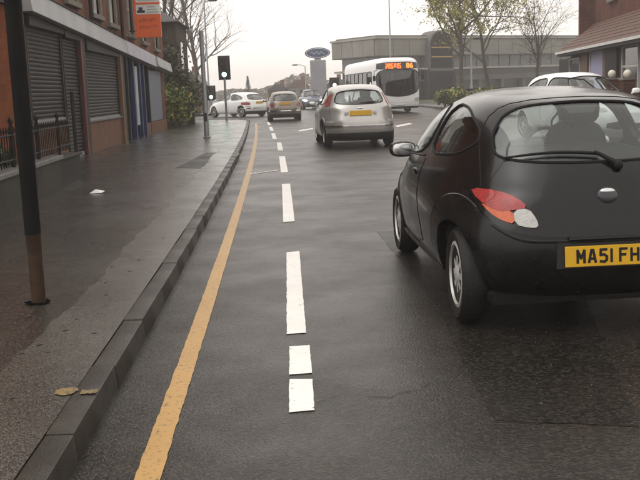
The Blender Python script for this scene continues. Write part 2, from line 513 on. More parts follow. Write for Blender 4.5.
class MB:
    def __init__(s):
        s.v, s.f = [], []

    def add(s, vs, fs):
        o = len(s.v)
        s.v += [tuple(p) for p in vs]
        s.f += [tuple(i + o for i in f) for f in fs]
        return s

    def box(s, x0, x1, y0, y1, z0, z1):
        vs = [(x, y, z) for z in (z0, z1) for y in (y0, y1) for x in (x0, x1)]
        return s.add(vs, [(0, 2, 3, 1), (4, 5, 7, 6), (0, 1, 5, 4), (2, 6, 7, 3), (0, 4, 6, 2), (1, 3, 7, 5)])

    def hexa(s, p):
        """8 corners: bottom four then top four, both counter-clockwise from above"""
        return s.add(p, [(3, 2, 1, 0), (4, 5, 6, 7), (0, 1, 5, 4), (1, 2, 6, 5), (2, 3, 7, 6), (3, 0, 4, 7)])

    def prism(s, poly, axis, c0, c1):
        """polygon extruded along an axis; poly is (x,z) for axis y, (y,z) for x, (x,y) for z"""
        def P(a, b, c):
            return (c, a, b) if axis == 'x' else ((a, c, b) if axis == 'y' else (a, b, c))
        k = len(poly)
        vs = [P(a, b, c0) for a, b in poly] + [P(a, b, c1) for a, b in poly]
        fs = [tuple(range(k)), tuple(range(2 * k - 1, k - 1, -1))]
        fs += [(i, i + k, (i + 1) % k + k, (i + 1) % k) for i in range(k)]
        return s.add(vs, fs)

    def tube(s, pts, r, n=8, closed=False, cap=True, flat=None):
        pts = [Vector(p) for p in pts]
        m = len(pts)
        rs = r if isinstance(r, (list, tuple)) else [r] * m
        o = len(s.v)
        prev = None
        for i, p in enumerate(pts):
            a = pts[(i - 1) % m] if (closed or i > 0) else p
            b = pts[(i + 1) % m] if (closed or i < m - 1) else p
            d = (b - a)
            if d.length < 1e-9:
                d = Vector((0, 0, 1))
            d.normalize()
            if prev is None:
                u = d.orthogonal().normalized()
            else:
                u = (prev - d * prev.dot(d))
                u = u.normalized() if u.length > 1e-6 else d.orthogonal().normalized()
            prev = u
            w = d.cross(u)
            for k in range(n):
                t = 2 * PI * k / n
                s.v.append(tuple(p + (u * math.cos(t) + w * math.sin(t)) * rs[i]))
        seg = m if closed else m - 1
        for i in range(seg):
            for k in range(n):
                a = o + i * n + k
                b = o + i * n + (k + 1) % n
                c = o + ((i + 1) % m) * n + (k + 1) % n
                d = o + ((i + 1) % m) * n + k
                s.f.append((a, b, c, d))
        if cap and not closed:
            s.f.append(tuple(o + k for k in range(n - 1, -1, -1)))
            s.f.append(tuple(o + (m - 1) * n + k for k in range(n)))
        return s

    def lathe(s, prof, n=24, axis='z', c=(0, 0, 0)):
        """prof: (radius, height) points"""
        o = len(s.v)
        for r_, h in prof:
            for k in range(n):
                t = 2 * PI * k / n
                a, b = r_ * math.cos(t), r_ * math.sin(t)
                p = (a, b, h) if axis == 'z' else ((h, a, b) if axis == 'x' else (a, h, b))
                s.v.append((p[0] + c[0], p[1] + c[1], p[2] + c[2]))
        for i in range(len(prof) - 1):
            for k in range(n):
                s.f.append((o + i * n + k, o + i * n + (k + 1) % n, o + (i + 1) * n + (k + 1) % n, o + (i + 1) * n + k))
        s.f.append(tuple(o + k for k in range(n - 1, -1, -1)))
        s.f.append(tuple(o + (len(prof) - 1) * n + k for k in range(n)))
        return s

    def ball(s, c, rx, ry, rz, nu=14, nv=8, e=1.0):
        prof = []
        o = len(s.v)

        def q(v):
            return math.copysign(abs(v) ** e, v)
        for j in range(nv + 1):
            ph = -PI / 2 + PI * j / nv
            for k in range(nu):
                t = 2 * PI * k / nu
                s.v.append((c[0] + rx * q(math.cos(ph)) * q(math.cos(t)), c[1] + ry * q(math.cos(ph)) * q(math.sin(t)), c[2] + rz * q(math.sin(ph))))
        for j in range(nv):
            for k in range(nu):
                s.f.append((o + j * nu + k, o + j * nu + (k + 1) % nu, o + (j + 1) * nu + (k + 1) % nu, o + (j + 1) * nu + k))
        return s

    def mesh(s, name, recalc=True, weld=False):
        me = bpy.data.meshes.new(name)
        me.from_pydata(s.v, [], s.f)
        if recalc or weld:
            bm = bmesh.new()
            bm.from_mesh(me)
            if weld:
                bmesh.ops.remove_doubles(bm, verts=bm.verts, dist=1e-5)
            bmesh.ops.recalc_face_normals(bm, faces=bm.faces)
            bm.to_mesh(me)
            bm.free()
        me.update()
        return me

    def build(s, name, m, parent=None, smooth=False, world=True, bevel=0.0, recalc=True, angle=35):
        if world and parent is not None:
            o = WLOC.get(parent.name, Vector((0, 0, 0)))
            s.v = [(x - o.x, y - o.y, z - o.z) for x, y, z in s.v]
        me = s.mesh(name, recalc)
        return link(name, me, m, parent, smooth, bevel, angle)


def link(name, me, m, parent=None, smooth=False, bevel=0.0, angle=35):
    ob = bpy.data.objects.new(name, me)
    COL.objects.link(ob)
    if m is not None:
        ms = m if isinstance(m, (list, tuple)) else [m]
        me.materials.clear()
        for q in ms:
            me.materials.append(MATS[q] if isinstance(q, str) else q)
    if parent is not None:
        ob.parent = parent
        WLOC[ob.name] = WLOC.get(parent.name, Vector((0, 0, 0)))
    if smooth:
        me.shade_smooth()
        me.set_sharp_from_angle(angle=R(angle))
    if bevel:
        bv = ob.modifiers.new('bevel', 'BEVEL')
        bv.width = bevel
        bv.segments = 2
        bv.limit_method = 'ANGLE'
    return ob


def thing(name, label, cat, loc=(0, 0, 0), rotz=0.0, group=None):
    o = bpy.data.objects.new(name, None)
    COL.objects.link(o)
    o.location = loc
    o.rotation_euler = (0, 0, rotz)
    o.empty_display_size = 0.2
    WLOC[o.name] = Vector(loc)
    return tag(o, label, cat, group)


def tag(o, label, cat, group=None):
    o['label'] = label
    o['category'] = cat
    if group:
        o['group'] = group
    return o


def struct(o, kind='structure'):
    o['kind'] = kind
    return o


def dup_piece(src, parent, loc=None, rot=None):
    c = src.copy()
    COL.objects.link(c)
    c.parent = parent
    if loc is not None:
        c.location = loc
    if rot is not None:
        c.rotation_euler = rot
    return c


def chaikin(poly, it=2, closed=True, k=0.25):
    p = [Vector(q) for q in poly]
    for _ in range(it):
        q = []
        m = len(p)
        for i in range(m if closed else m - 1):
            a, b = p[i], p[(i + 1) % m]
            q += [a * (1 - k) + b * k, a * k + b * (1 - k)]
        if not closed:
            q = [p[0]] + q + [p[-1]]
        p = q
    return [tuple(v) for v in p]

# ================================================================== THE SETTING
KX = -0.84          # foot of the left kerb
PZ = 0.112          # pavement level


def kerb_x(y):
    """back of the left kerb along the straight and round the corner into the side road"""
    x = KX - 0.125 + bend(y)
    if y > 44:
        s = min(1.0, (y - 44) / 4.6)
        x -= 4.6 * (1 - math.sqrt(max(0, 1 - s * s)))
    return x


g = MB().add([(-700, -700, -0.03), (700, -700, -0.03), (700, 700, -0.03), (-700, 700, -0.03)], [(0, 1, 2, 3)])
struct(g.build('ground', 'ground'))
g = MB().add([(-60, -12, 0), (9.3, -12, 0), (9.3, 180, 0), (-60, 180, 0)], [(0, 1, 2, 3)])
road = struct(g.build('road', 'asphalt'))


def strip(name, m, ys, fl, fr, z, parent=None, jit=0.0, rnd=random.Random(3)):
    b = MB()
    vs = []
    for y in ys:
        vs += [(fl(y) + rnd.uniform(-jit, jit), y, z), (fr(y) + rnd.uniform(-jit, jit), y, z)]
    b.add(vs, [(2 * i, 2 * i + 1, 2 * i + 3, 2 * i + 2) for i in range(len(ys) - 1)])
    return b.build(name, m, parent)


ys = [-6 + i for i in range(51)] + [44 + 4.6 * math.sin(PI / 2 * k / 16) for k in range(17)]
ys = sorted(set(round(y, 4) for y in ys))
pave = struct(strip('pavement', 'pavement', ys, lambda y: -40, kerb_x, PZ))
b = MB()          # smoother reinstated strip behind the kerb
struct(strip('pavement_strip', 'pavement_strip', [-4 + .12 * k for k in range(391)], lambda y: kerb_x(y) - 0.40 - 0.02 * math.sin(y * 1.7) - .012 * math.sin(y * 7.3) - .008 * math.sin(y * 19.0 + 1), lambda y: kerb_x(y) - 0.001, PZ + 0.004, pave))

# kerb stones, each one a piece
rk = random.Random(11)


def stone_mesh(length, k):
    h = MB()
    w, l2 = 0.125, length / 2 - 0.002
    z0, z1 = -0.05, 0.116 + k
    h.hexa([(-w, -l2, z0), (0.0, -l2, z0), (0.0, l2, z0), (-w, l2, z0), (-w, -l2, z1), (-0.014, -l2, z1 - 0.003), (-0.014, l2, z1 - 0.003), (-w, l2, z1)])
    me = h.mesh('kerb_stone')
    bm = bmesh.new()
    bm.from_mesh(me)
    bmesh.ops.bevel(bm, geom=[e for e in bm.edges], offset=0.009, segments=2, affect='EDGES', profile=0.6)
    bm.to_mesh(me)
    bm.free()
    me.materials.append(MATS['kerb'])
    me.shade_smooth()
    me.set_sharp_from_angle(angle=R(50))
    return me


stones = [stone_mesh(0.915, k) for k in (0.0, 0.003, -0.003)]
path = []
y = 1.2
while y < 44:
    path.append((kerb_x(y) + 0.125, y))
    y += 0.915
nst = len(path)
cx, cy = kerb_x(44) + 0.125 - 4.6, 44.3
for k in range(8):
    t = (k + 0.5) * 0.915 / 4.66
    if t < PI / 2:
        path.append((cx + 4.6 * math.cos(t), cy + 4.6 * math.sin(t)))
for k in range(14):
    path.append((cx - 0.5 - k * 0.915, cy + 4.6))
for i, (x, y) in enumerate(path):
    o = bpy.data.objects.new('kerb_stone', rk.choice(stones))
    COL.objects.link(o)
    o.parent = pave
    if i < nst:
        a = 0.0008 * y
    elif i < nst + 8:
        a = math.atan2(y - cy, x - cx)
    else:
        a = PI / 2
    o.location = (x + rk.uniform(-0.004, 0.004), y, rk.uniform(-0.003, 0.003))
    o.rotation_euler = (0, 0, a + rk.uniform(-0.004, 0.004))

# far pavement beyond the side road, and the right-hand one
struct(strip('pavement_far', 'pavement', [60.5 + 2.5 * k for k in range(40)], lambda y: -60, lambda y: kerb_x(30) - 1.6 + bend(y) - 2.5 * max(0, (64 - y) / 3.5) ** 2, PZ))
g = MB().box(9.3, 60, -6, 180, -0.05, PZ)
rp = struct(g.build('pavement_right', 'pavement'))
struct(MB().box(9.18, 9.3 - 0.001, -6, 180, -0.04, PZ + 0.006).build('kerb', 'kerb', rp, bevel=0.01))
g = MB().add([(11.2, 52, PZ + 0.006), (58, 52, PZ + 0.006), (58, 120, PZ + 0.006), (11.2, 120, PZ + 0.006)], [(0, 1, 2, 3)])
struct(g.build('grass_verge', 'grass'))

# road markings
rj = random.Random(5)
yy = [1.0 + 0.06 * k for k in range(717)]
strip('yellow_line', 'yellow_line', [v for v in yy if v < 43], lambda y: -0.60 + bend(y), lambda y: -0.505 + bend(y), 0.004, road, 0.003, rj)
dx0 = 0.0
dashes = []
for (xa, ya), (xb, yb) in (((302, 413), (300.8, 379)), ((300.6, 374.5), (299.5, 346)), ((296.5, 334), (293, 252)), ((289, 222), (286, 184)), ((284.5, 172.5), (282, 156.5)), ((280.5, 150.5), (279, 142.5))):
    dashes.append((gp(xa, ya), gp(xb, yb)))
y = dashes[-1][1].y + 2.0
while y < 44:
    dashes.append((Vector((0.01 + bend(y), y, 0)), Vector((0.01 + bend(y + 4), y + 4, 0))))
    y += 6.0
for i, (a, c) in enumerate(dashes):
    n = max(8, int((c.y - a.y) / 0.05))
    vs = []
    for k in range(n + 1):
        t = k / n
        x, yv = a.x + (c.x - a.x) * t, a.y + (c.y - a.y) * t
        w = 0.055 + (0.006 if i > 2 else 0)
        vs += [(x - w + rj.uniform(-0.0025, 0.0015), yv, 0.004), (x + w + rj.uniform(-0.0015, 0.0025), yv, 0.004)]
    for q in (0, 1, -1, -2):
        vs[q] = (vs[q][0], vs[q][1] + rj.uniform(-0.03, 0.03), vs[q][2])
    MB().add(vs, [(2 * k, 2 * k + 1, 2 * k + 3, 2 * k + 2) for k in range(n)]).build('lane_dash', 'white_line', road)
# faint cross line and scraps of paint farther up the road
a, c = gp(247, 174.5), gp(277, 170.5)
n = 16
vs = []
for k in range(n + 1):
    p = a.lerp(c, k / n)
    vs += [(p.x, p.y - 0.12 + rj.uniform(-0.06, 0.06), 0.005), (p.x, p.y + 0.12 + rj.uniform(-0.06, 0.06), 0.005)]
MB().add(vs, [(2 * k, 2 * k + 1, 2 * k + 3, 2 * k + 2) for k in range(n)]).build('cross_line', 'white_worn', road)
for (xa, ya, xb, yb) in ((396, 126.5, 411, 123.5), (299, 131, 313, 128.5)):
    a, c = gp(xa, ya), gp(xb, yb)
    MB().add([(a.x, a.y - 0.5, 0.004), (c.x, c.y - 0.5, 0.004), (c.x, c.y + 0.5, 0.004), (a.x, a.y + 0.5, 0.004)], [(0, 1, 2, 3)]).build('lane_arrow_stroke', 'white_line', road)

# repaired patches and cracks in the carriageway


def patch(pts, z=0.002):
    q = []
    for i in range(len(pts)):
        a, c = Vector((*pts[i], 0)), Vector((*pts[(i + 1) % len(pts)], 0))
        k = max(2, int((c - a).length / 0.12))
        for j in range(k):
            p = a.lerp(c, j / k)
            q.append((p.x + rj.uniform(-0.012, 0.012), p.y + rj.uniform(-0.012, 0.012)))
    MB().add([(x, y, z) for x, y in q], [tuple(range(len(q)))]).build('repair_patch', 'asphalt_patch', road)


p = [gp(437, 305), gp(468, 372), gp(494, 420), gp(640, 428)]
patch([(v.x, v.y) for v in p] + [(2.6, 9.0), (0.85, 9.0)])
p = [gp(425, 160), gp(421, 178), gp(468, 190), gp(455, 160)]
patch([(v.x, v.y) for v in p])


q = [gp(176, 168, PZ), gp(206, 152.5, PZ), gp(240, 153.5, PZ), gp(224, 169, PZ)]
MB().add([(v.x, v.y, PZ + .003) for v in q], [(0, 1, 2, 3)]).build('repair_patch', 'asphalt_patch', pave)


def crack(pts, w):
    P_ = [gp(*q) for q in pts]
    line = []
    for i in range(len(P_) - 1):
        k = max(2, int((P_[i + 1] - P_[i]).length / 0.05))
        for j in range(k):
            v = P_[i].lerp(P_[i + 1], j / k)
            line.append((v.x + rj.uniform(-0.02, 0.02), v.y + rj.uniform(-0.02, 0.02)))
    vs = []
    for (x, yv) in line:
        ww = w * rj.uniform(0.3, 1.0)
        vs += [(x, yv - ww, 0.003), (x + ww * 0.3, yv + ww, 0.003)]
    MB().add(vs, [(2 * k, 2 * k + 1, 2 * k + 3, 2 * k + 2) for k in range(len(line) - 1)]).build('crack', 'crack', road)


for pts, w in ((((318, 402), (334, 397), (348, 399)), .003), (((362, 396), (392, 398), (440, 380)), .0035), (((418, 262), (432, 285), (446, 306), (462, 340), (480, 392), (494, 420)), .0035),
               (((494, 422), (530, 423), (570, 424)), .0035)):
    crack(pts, w)
# yellow daubs on the pavement and on the kerb
for (px, py, rx, ry, zz) in ((66, 391, 0.052, 0.055, PZ + 0.009),):
    c = gp(px, py, zz)
    MB().add([(c.x + rx * math.cos(t) * rj.uniform(.85, 1.1), c.y + ry * math.sin(t) * rj.uniform(.85, 1.1), zz) for t in [2 * PI * k / 22 for k in range(22)]], [tuple(range(22))]).build('paint_daub', 'yellow_dab', pave)
c = gp(103, 391, PZ + 0.009)
MB().add([(KX + bend(4) - 0.09 + 0.07 * k / 8, c.y + s * (0.028 + rj.uniform(-.008, .008)), 0.1215) for s in (-1, 1) for k in range(9)], [(k, k + 1, k + 10, k + 9) for k in range(8)]).build('paint_daub', 'yellow_dab', pave)
# litter on the pavement
c = gp(97, 193, PZ)
l_ = MB().add([(c.x - .09, c.y - .06, PZ + .004), (c.x + .08, c.y - .09, PZ + .008), (c.x + .1, c.y + .06, PZ + .02), (c.x - .05, c.y + .09, PZ + .006),
               (c.x - .02, c.y + .01, PZ + .05)], [(0, 1, 4), (1, 2, 4), (2, 3, 4), (3, 0, 4)]).build('litter', 'sign_white')
tag(l_, 'scrap of crumpled white paper on the wet pavement before the shops', 'litter')

# grit lying in the gutter and scattered over the road, far too many to count
rg_ = random.Random(31)
q = MB()
for k in range(5200):
    if k < 3800:
        yv = 2.6 + 22 * rg_.random() ** 1.7
        x = KX + bend(yv) + .012 + abs(rg_.gauss(0, .085))
    else:
        yv = 2.6 + 16 * rg_.random() ** 1.5
        x = rg_.uniform(-.5, 2.6)
    r_ = rg_.uniform(.0014, .0042) * (1.0 if k < 3800 else .9)
    z_ = r_ * .6 + .004
    a = rg_.uniform(0, 2 * PI)
    pts = [(x + r_ * math.cos(a + t) * rg_.uniform(.7, 1.2), yv + r_ * math.sin(a + t) * rg_.uniform(.7, 1.2), z_ - r_ * .3) for t in (0, PI / 2, PI, 3 * PI / 2)]
    q.add(pts + [(x, yv, z_ + r_ * .7)], [(0, 1, 4), (1, 2, 4), (2, 3, 4), (3, 0, 4)])
gr = q.build('gutter_grit', 'grit', road, recalc=False)
struct(gr, 'stuff')
q = MB()
for k in range(150):
    yv = 3 + 14 * rg_.random() ** 1.4
    x = rg_.uniform(-3.0, KX - .2) + bend(yv)
    r_ = rg_.uniform(.008, .018)
    q.add([(x + r_ * math.cos(t) * rg_.uniform(.8, 1.2), yv + r_ * math.sin(t) * rg_.uniform(.8, 1.2), PZ + .0085) for t in [2 * PI * j / 9 for j in range(9)]], [tuple(range(9))])
struct(q.build('gum_spots', 'gum', pave, recalc=False), 'stuff')

# ------------------------------------------------------------------ left: shuttered shops
FX = -4.6


def fb(y):
    return 2.93 - 0.0345 * (y - 18.25)


def fascia_piece(y0, y1, m, parent, name='fascia', drop=0.0, h=0.40, out=0.22, x0=None):
    x0 = FX - 0.05 if x0 is None else x0
    q = MB()
    a0, a1 = fb(y0) + drop, fb(y1) + drop
    q.hexa([(x0, y0, a0), (FX + out, y0, a0), (FX + out, y1, a1), (x0, y1, a1), (x0, y0, a0 + h), (FX + out - 0.05, y0, a0 + h), (FX + out - 0.05, y1, a1 + h), (x0, y1, a1 + h)])
    return q.build(name, m, parent, bevel=0.01)


def upper_window(parent, y, zs, w=0.95, h=1.5):
    wn = MB().box(FX - 0.16, FX - 0.10, y - w / 2, y + w / 2, zs, zs + h).build('window', 'pane_net', parent)
    q = MB()
    for (a, c, d, e) in ((y - w / 2 - 0.16, y - w / 2, zs - 0.02, zs + h), (y + w / 2, y + w / 2 + 0.16, zs - 0.02, zs + h)):
        q.box(FX - 0.12, FX + 0.055, a, c, d, e)
    q.box(FX - 0.12, FX + 0.055, y - w / 2 - 0.2, y + w / 2 + 0.2, zs + h, zs + h + 0.24)
    q.build('window_surround', 'stone', wn)
    MB().box(FX - 0.12, FX + 0.11, y - w / 2 - 0.24, y + w / 2 + 0.24, zs - 0.14, zs - 0.02).build('window_sill', 'stone', wn, bevel=0.01)
    q = MB()
    q.box(FX - 0.10, FX - 0.05, y - w / 2, y - w / 2 + 0.06, zs, zs + h).box(FX - 0.10, FX - 0.05, y + w / 2 - 0.06, y + w / 2, zs, zs + h)
    q.box(FX - 0.10, FX - 0.05, y - w / 2 + 0.06, y + w / 2 - 0.06, zs, zs + 0.07).box(FX - 0.10, FX - 0.05, y - w / 2 + 0.06, y + w / 2 - 0.06, zs + h - 0.06, zs + h)
    q.box(FX - 0.10, FX - 0.045, y - w / 2 + 0.06, y + w / 2 - 0.06, zs + h / 2 - 0.03, zs + h / 2 + 0.03)
    q.build('window_frame', 'wood_white', wn)


def wall_with_holes(y0, y1, z0, z1, holes, m, parent, x0, x1, name='wall'):
    """wall slab in the plane of the street with rectangular openings (ya,yb,za,zb)"""
    ysr = sorted({y0, y1, *[v for h in holes for v in h[:2]]})
    zsr = sorted({z0, z1, *[v for h in holes for v in h[2:]]})
    q = MB()
    for i in range(len(ysr) - 1):
        run = None
        for j in range(len(zsr) - 1):
            ym, zm = (ysr[i] + ysr[i + 1]) / 2, (zsr[j] + zsr[j + 1]) / 2
            hole = any(h[0] < ym < h[1] and h[2] < zm < h[3] for h in holes)
            if not hole:
                if run is None:
                    run = zsr[j]
                end = zsr[j + 1]
            if run is not None and (hole or j == len(zsr) - 2):
                q.box(x0, x1, ysr[i], ysr[i + 1], run, end)
                run = None
    return q.build(name, m, parent)


def roller_shutter(parent, y0, y1, z0, y_ref=None):
    zt0, zt1 = fb(y0) - 0.02, fb(y1) - 0.02
    zt = min(zt0, zt1) - 0.10
    sh = MB().box(FX - 0.09, FX - 0.06, y0, y1, z0, zt).build('shutter', 'shutter_rail', parent)
    n = int((zt - z0) / 0.078)
    p = (zt - z0) / n
    prof = [(0.0, 0.0), (0.012, 0.006), (0.026, p * 0.35), (0.026, p * 0.65), (0.010, p - 0.008), (0.0, p - 0.006)]
    me = MB().prism([(a, b) for a, b in [(q[0], q[1]) for q in prof]], 'y', y0 + 0.03, y1 - 0.03).mesh('slat')
    me.materials.append(MATS['shutter'])
    base = WLOC[parent.name]
    for k in range(n):
        o = bpy.data.objects.new('slat', me)
        COL.objects.link(o)
        o.parent = sh
        o.location = (FX - 0.062 - base.x, -base.y, z0 + k * p - base.z)
    for (a_, c_) in ((y0 - 0.05, y0 + 0.03), (y1 - 0.03, y1 + 0.05)):
        MB().box(FX - 0.09, FX - 0.005, a_, c_, z0, zt).build('guide_rail', 'shutter_rail', sh)
    MB().box(FX - 0.07, FX - 0.015, y0 + 0.03, y1 - 0.03, z0 - 0.03, z0 + 0.05).build('bottom_bar', 'galv', sh)
    q = MB()
    q.hexa([(FX - 0.3, y0 - 0.05, zt), (FX + 0.08, y0 - 0.05, zt), (FX + 0.08, y1 + 0.05, zt), (FX - 0.3, y1 + 0.05, zt),
            (FX - 0.3, y0 - 0.05, fb(y0 - .05) - 0.004), (FX + 0.08, y0 - 0.05, fb(y0 - .05) - 0.004), (FX + 0.08, y1 + 0.05, fb(y1 + .05) - 0.004), (FX - 0.3, y1 + 0.05, fb(y1 + .05) - 0.004)])
    q.build('shutter_box', 'dark_paint', sh)
    return sh


s1 = thing('shop_building', 'red brick shop with grey roller shutters closed and long white fascia', 'shop', (FX, 17.3, PZ), group='shops along the left pavement')
Y0, Y1 = 17.3, 27.62
wins = [(18.6, 3.62), (21.55, 3.55), (24.3, 3.47), (26.55, 3.40)]
holes = [(y - 0.475, y + 0.475, z, z + 1.5) for y, z in wins]
wall_with_holes(Y0, Y1, 3.05, 7.6, holes, 'brick_red', s1, FX - 0.3, FX)
MB().box(FX - 7, FX - 0.3 - 0.002, Y0 + 0.01, Y0 + 0.3, PZ - 0.1, 7.6).build('side_wall', 'brick_red', s1)
MB().box(FX - 7, FX - 6.7, Y0 + 0.302, Y1, PZ - 0.1, 7.6).build('rear_wall', 'brick_red', s1)
for y, z in wins:
    upper_window(s1, y, z)
MB().box(FX - 2.4, FX - 2.3, Y0 + .31, Y1, PZ, 7.5).build('inner_wall', 'dark_void', s1)
MB().box(FX - 2.3, FX - 0.31, Y0 + .31, Y1, 3.1, 3.2).build('ceiling', 'dark_void', s1)
q = MB().add([(FX + 0.35, Y0 - 0.1, 7.6), (FX + 0.35, Y1, 7.6), (FX - 3.5, Y1, 9.6), (FX - 3.5, Y0 - 0.1, 9.6), (FX - 7.2, Y1, 7.6), (FX - 7.2, Y0 - 0.1, 7.6)], [(0, 1, 2, 3), (3, 2, 4, 5), (0, 3, 5), (1, 4, 2), (0, 5, 4, 1)])
q.build('roof', 'roof_slate', s1)
fascia_piece(17.35, 22.2, 'fascia_white', s1)
fascia_piece(22.205, 27.6, 'fascia_white', s1)
q = MB()                                         # dark cornice over the fascia
q.hexa([(FX - .03, Y0, fb(Y0) + .402), (FX + .2, Y0, fb(Y0) + .402), (FX + .2, Y1, fb(Y1) + .402), (FX - .03, Y1, fb(Y1) + .402),
        (FX - .03, Y0, fb(Y0) + .50), (FX + .06, Y0, fb(Y0) + .50), (FX + .06, Y1, fb(Y1) + .50), (FX - .03, Y1, fb(Y1) + .50)])
q.build('cornice', 'dark_paint', s1)
roller_shutter(s1, 17.62, 20.28, 0.97)
roller_shutter(s1, 20.45, 21.88, PZ + 0.04)
roller_shutter(s1, 22.62, 26.98, 0.87)
for (a, c, zt) in ((17.32, 20.34, 0.93), (22.42, 27.12, 0.83)):
    MB().box(FX - 0.28, FX - 0.02, a, c, PZ - 0.1, zt).build('stall_riser', 'riser', s1)
    MB().box(FX - 0.28, FX + 0.03, a, c, zt + 0.001, zt + 0.036).build('riser_cap', 'coping', s1)
for (a, c, m_) in ((21.95, 22.16, 'oxblood'), (22.165, 22.40, 'dark_paint'), (27.13, 27.42, 'brown_wood'), (27.425, 27.68, 'dark_paint')):
    MB().box(FX - 0.2, FX + 0.06, a, c, PZ - 0.05, fb(c) - 0.005).build('pilaster', m_, s1, bevel=0.008)
# rain pipes
for (y, zt) in ((23.3, 7.5), (27.7, 7.5)):
    MB().tube([(FX + 0.09, y, fb(y) + 0.45), (FX + 0.09, y, zt)], 0.05, 8).build('rain_pipe', 'iron', s1, smooth=True)
MB().tube([(FX + 0.12, 20.38, PZ), (FX + 0.12, 20.38, 1.55)], 0.04, 8).build('rain_pipe', 'iron', s1, smooth=True)

s2 = thing('shop_building', 'narrow shop with lilac fascia, navy posts and pale blue-grey end panel', 'shop', (FX, 27.7, PZ), group='shops along the left pavement')
Y0, Y1 = 27.70, 37.5
wins = [(29.6, 3.3), (32.4, 3.22), (35.4, 3.12)]
wall_with_holes(Y0, Y1, 2.75, 7.2, [(y - .475, y + .475, z, z + 1.5) for y, z in wins], 'brick_red', s2, FX - 0.3, FX)
for y, z in wins:
    upper_window(s2, y, z)
MB().box(FX - 7, FX - 0.302, Y1 - 0.3, Y1 - .01, PZ - 0.1, 7.2).build('side_wall', 'brick_red', s2)
MB().box(FX - 2.4, FX - 2.3, Y0, Y1 - .31, PZ, 7.1).build('inner_wall', 'dark_void', s2)
MB().box(FX - 2.3, FX - 0.31, Y0, Y1 - .31, 2.75, 2.85).build('ceiling', 'dark_void', s2)
q = MB().add([(FX + 0.35, Y0 + .01, 7.2), (FX + 0.35, Y1 + .1, 7.2), (FX - 3.5, Y1 + .1, 9.1), (FX - 3.5, Y0 + .01, 9.1), (FX - 7.2, Y1 + .1, 7.2), (FX - 7.2, Y0 + .01, 7.2)], [(0, 1, 2, 3), (3, 2, 4, 5), (0, 3, 5), (1, 4, 2), (0, 5, 4, 1)])
q.build('roof', 'roof_slate', s2)
fascia_piece(27.71, 33.8, 'fascia_lilac', s2)
fascia_piece(33.805, 37.9, 'fascia_white', s2, drop=0.03, h=0.34, out=0.28)
MB().box(FX - 0.9, FX - 0.86, Y0 + .05, 33.0, 0.5, fb(33) - .02).build('shop_window', 'pane_dark', s2)
for y in (28.5, 29.7, 31.0, 31.85, 32.9):
    MB().box(FX - 0.12, FX + 0.02, y - 0.09, y + 0.09, PZ - .03, fb(y) - 0.01).build('post', 'navy' if y in (29.7, 31.85, 31.0) else 'dark_paint', s2, bevel=0.008)
MB().box(FX - 0.10, FX - 0.03, 30.2, 30.7, 0.5, fb(31) - 0.15).build('window_strip', 'sign_grey', s2)
MB().box(FX - 0.12, FX - 0.02, 33.1, 36.4, 0.52, fb(36.4) - 0.02).build('end_panel', 'panel_blue', s2)
MB().box(FX - 0.2, FX + 0.01, 31.0 + .95, 37.3, PZ - .05, 0.50).build('stall_riser', 'riser', s2)
MB().box(FX - 0.2, FX - 0.01, 36.45, 37.3, 0.501, fb(37.3) - 0.02).build('end_pier', 'brick_red', s2)

# projecting orange sign over the shops
sp = on_x(137, 25, FX + 0.02)
sy = 29.6
sL, sR = on_y(137.5, 30, sy), on_y(161.5, 30, sy)
zb = on_y(150, 37.5, sy).z
zm = on_y(150, 14.5, sy).z
zt = zb + 1.75
sg = thing('projecting_sign', 'bright orange projecting sign with white top panel above the shop fascia', 'sign', (sL.x, sy, zb))
w_ = sR.x - sL.x
q = MB().box(sL.x, sR.x, sy - 0.06, sy + 0.06, zb, zm).build('lower_panel', 'sign_orange', sg, bevel=0.01)
MB().box(sL.x, sR.x, sy - 0.055, sy + 0.055, zm + .003, zt).build('upper_panel', 'sign_white', sg, bevel=0.01)
MB().box(sL.x - .06, sL.x - .002, sy - 0.07, sy + 0.07, zb, zt).build('frame', 'sign_orange', sg)
MB().box(sL.x, sR.x, sy - 0.062, sy - .056, zm + .30, zm + .36).build('divider', 'sign_orange', sg)
rs = random.Random(2)
for (zz, hh) in ((zm - 0.22, 0.10), (zm - 0.42, 0.09)):          # two rows of lettering too worn to read
    q = MB()
    x = sL.x + 0.08
    while x < sR.x - 0.1:
        ww = rs.uniform(0.04, 0.07)
        q.box(x, x + ww * .35, sy - 0.064, sy - 0.0605, zz, zz + hh)
        q.box(x + ww * .35, x + ww, sy - 0.064, sy - 0.0605, zz + hh * rs.choice((0, .4, .7)), zz + hh * rs.choice((.3, .6, 1)) + hh * .0 + 0.02)
        x += ww + 0.022
    q.build('lettering', 'sign_mark', sg)
q = MB().box(sL.x + .03, sL.x + .27, sy - .062, sy - .0555, zm + .05, zm + .13)
q.box(sL.x + .08, sL.x + .2, sy - .0615, sy - .0555, zm + .13, zm + .22)
q.build('emblem', 'sign_dark', sg)
q = MB()
for k in range(3):
    q.box(sL.x + .33, sR.x - .05 - .05 * k, sy - .062, sy - .0555, zm + .05 + .08 * k, zm + .085 + .08 * k)
for k in range(6):
    q.box(sL.x + .08, sR.x - .06 - .06 * (k % 3), sy - .062, sy - .0555, zm + .42 + .1 * k, zm + .47 + .1 * k)
q.build('lettering', 'sign_grey', sg)
for zz in (zb + .2, zt - .2):
    MB().tube([(FX - 0.02, sy, zz), (sL.x - .05, sy, zz)], 0.02, 6).build('bracket', 'iron', sg)

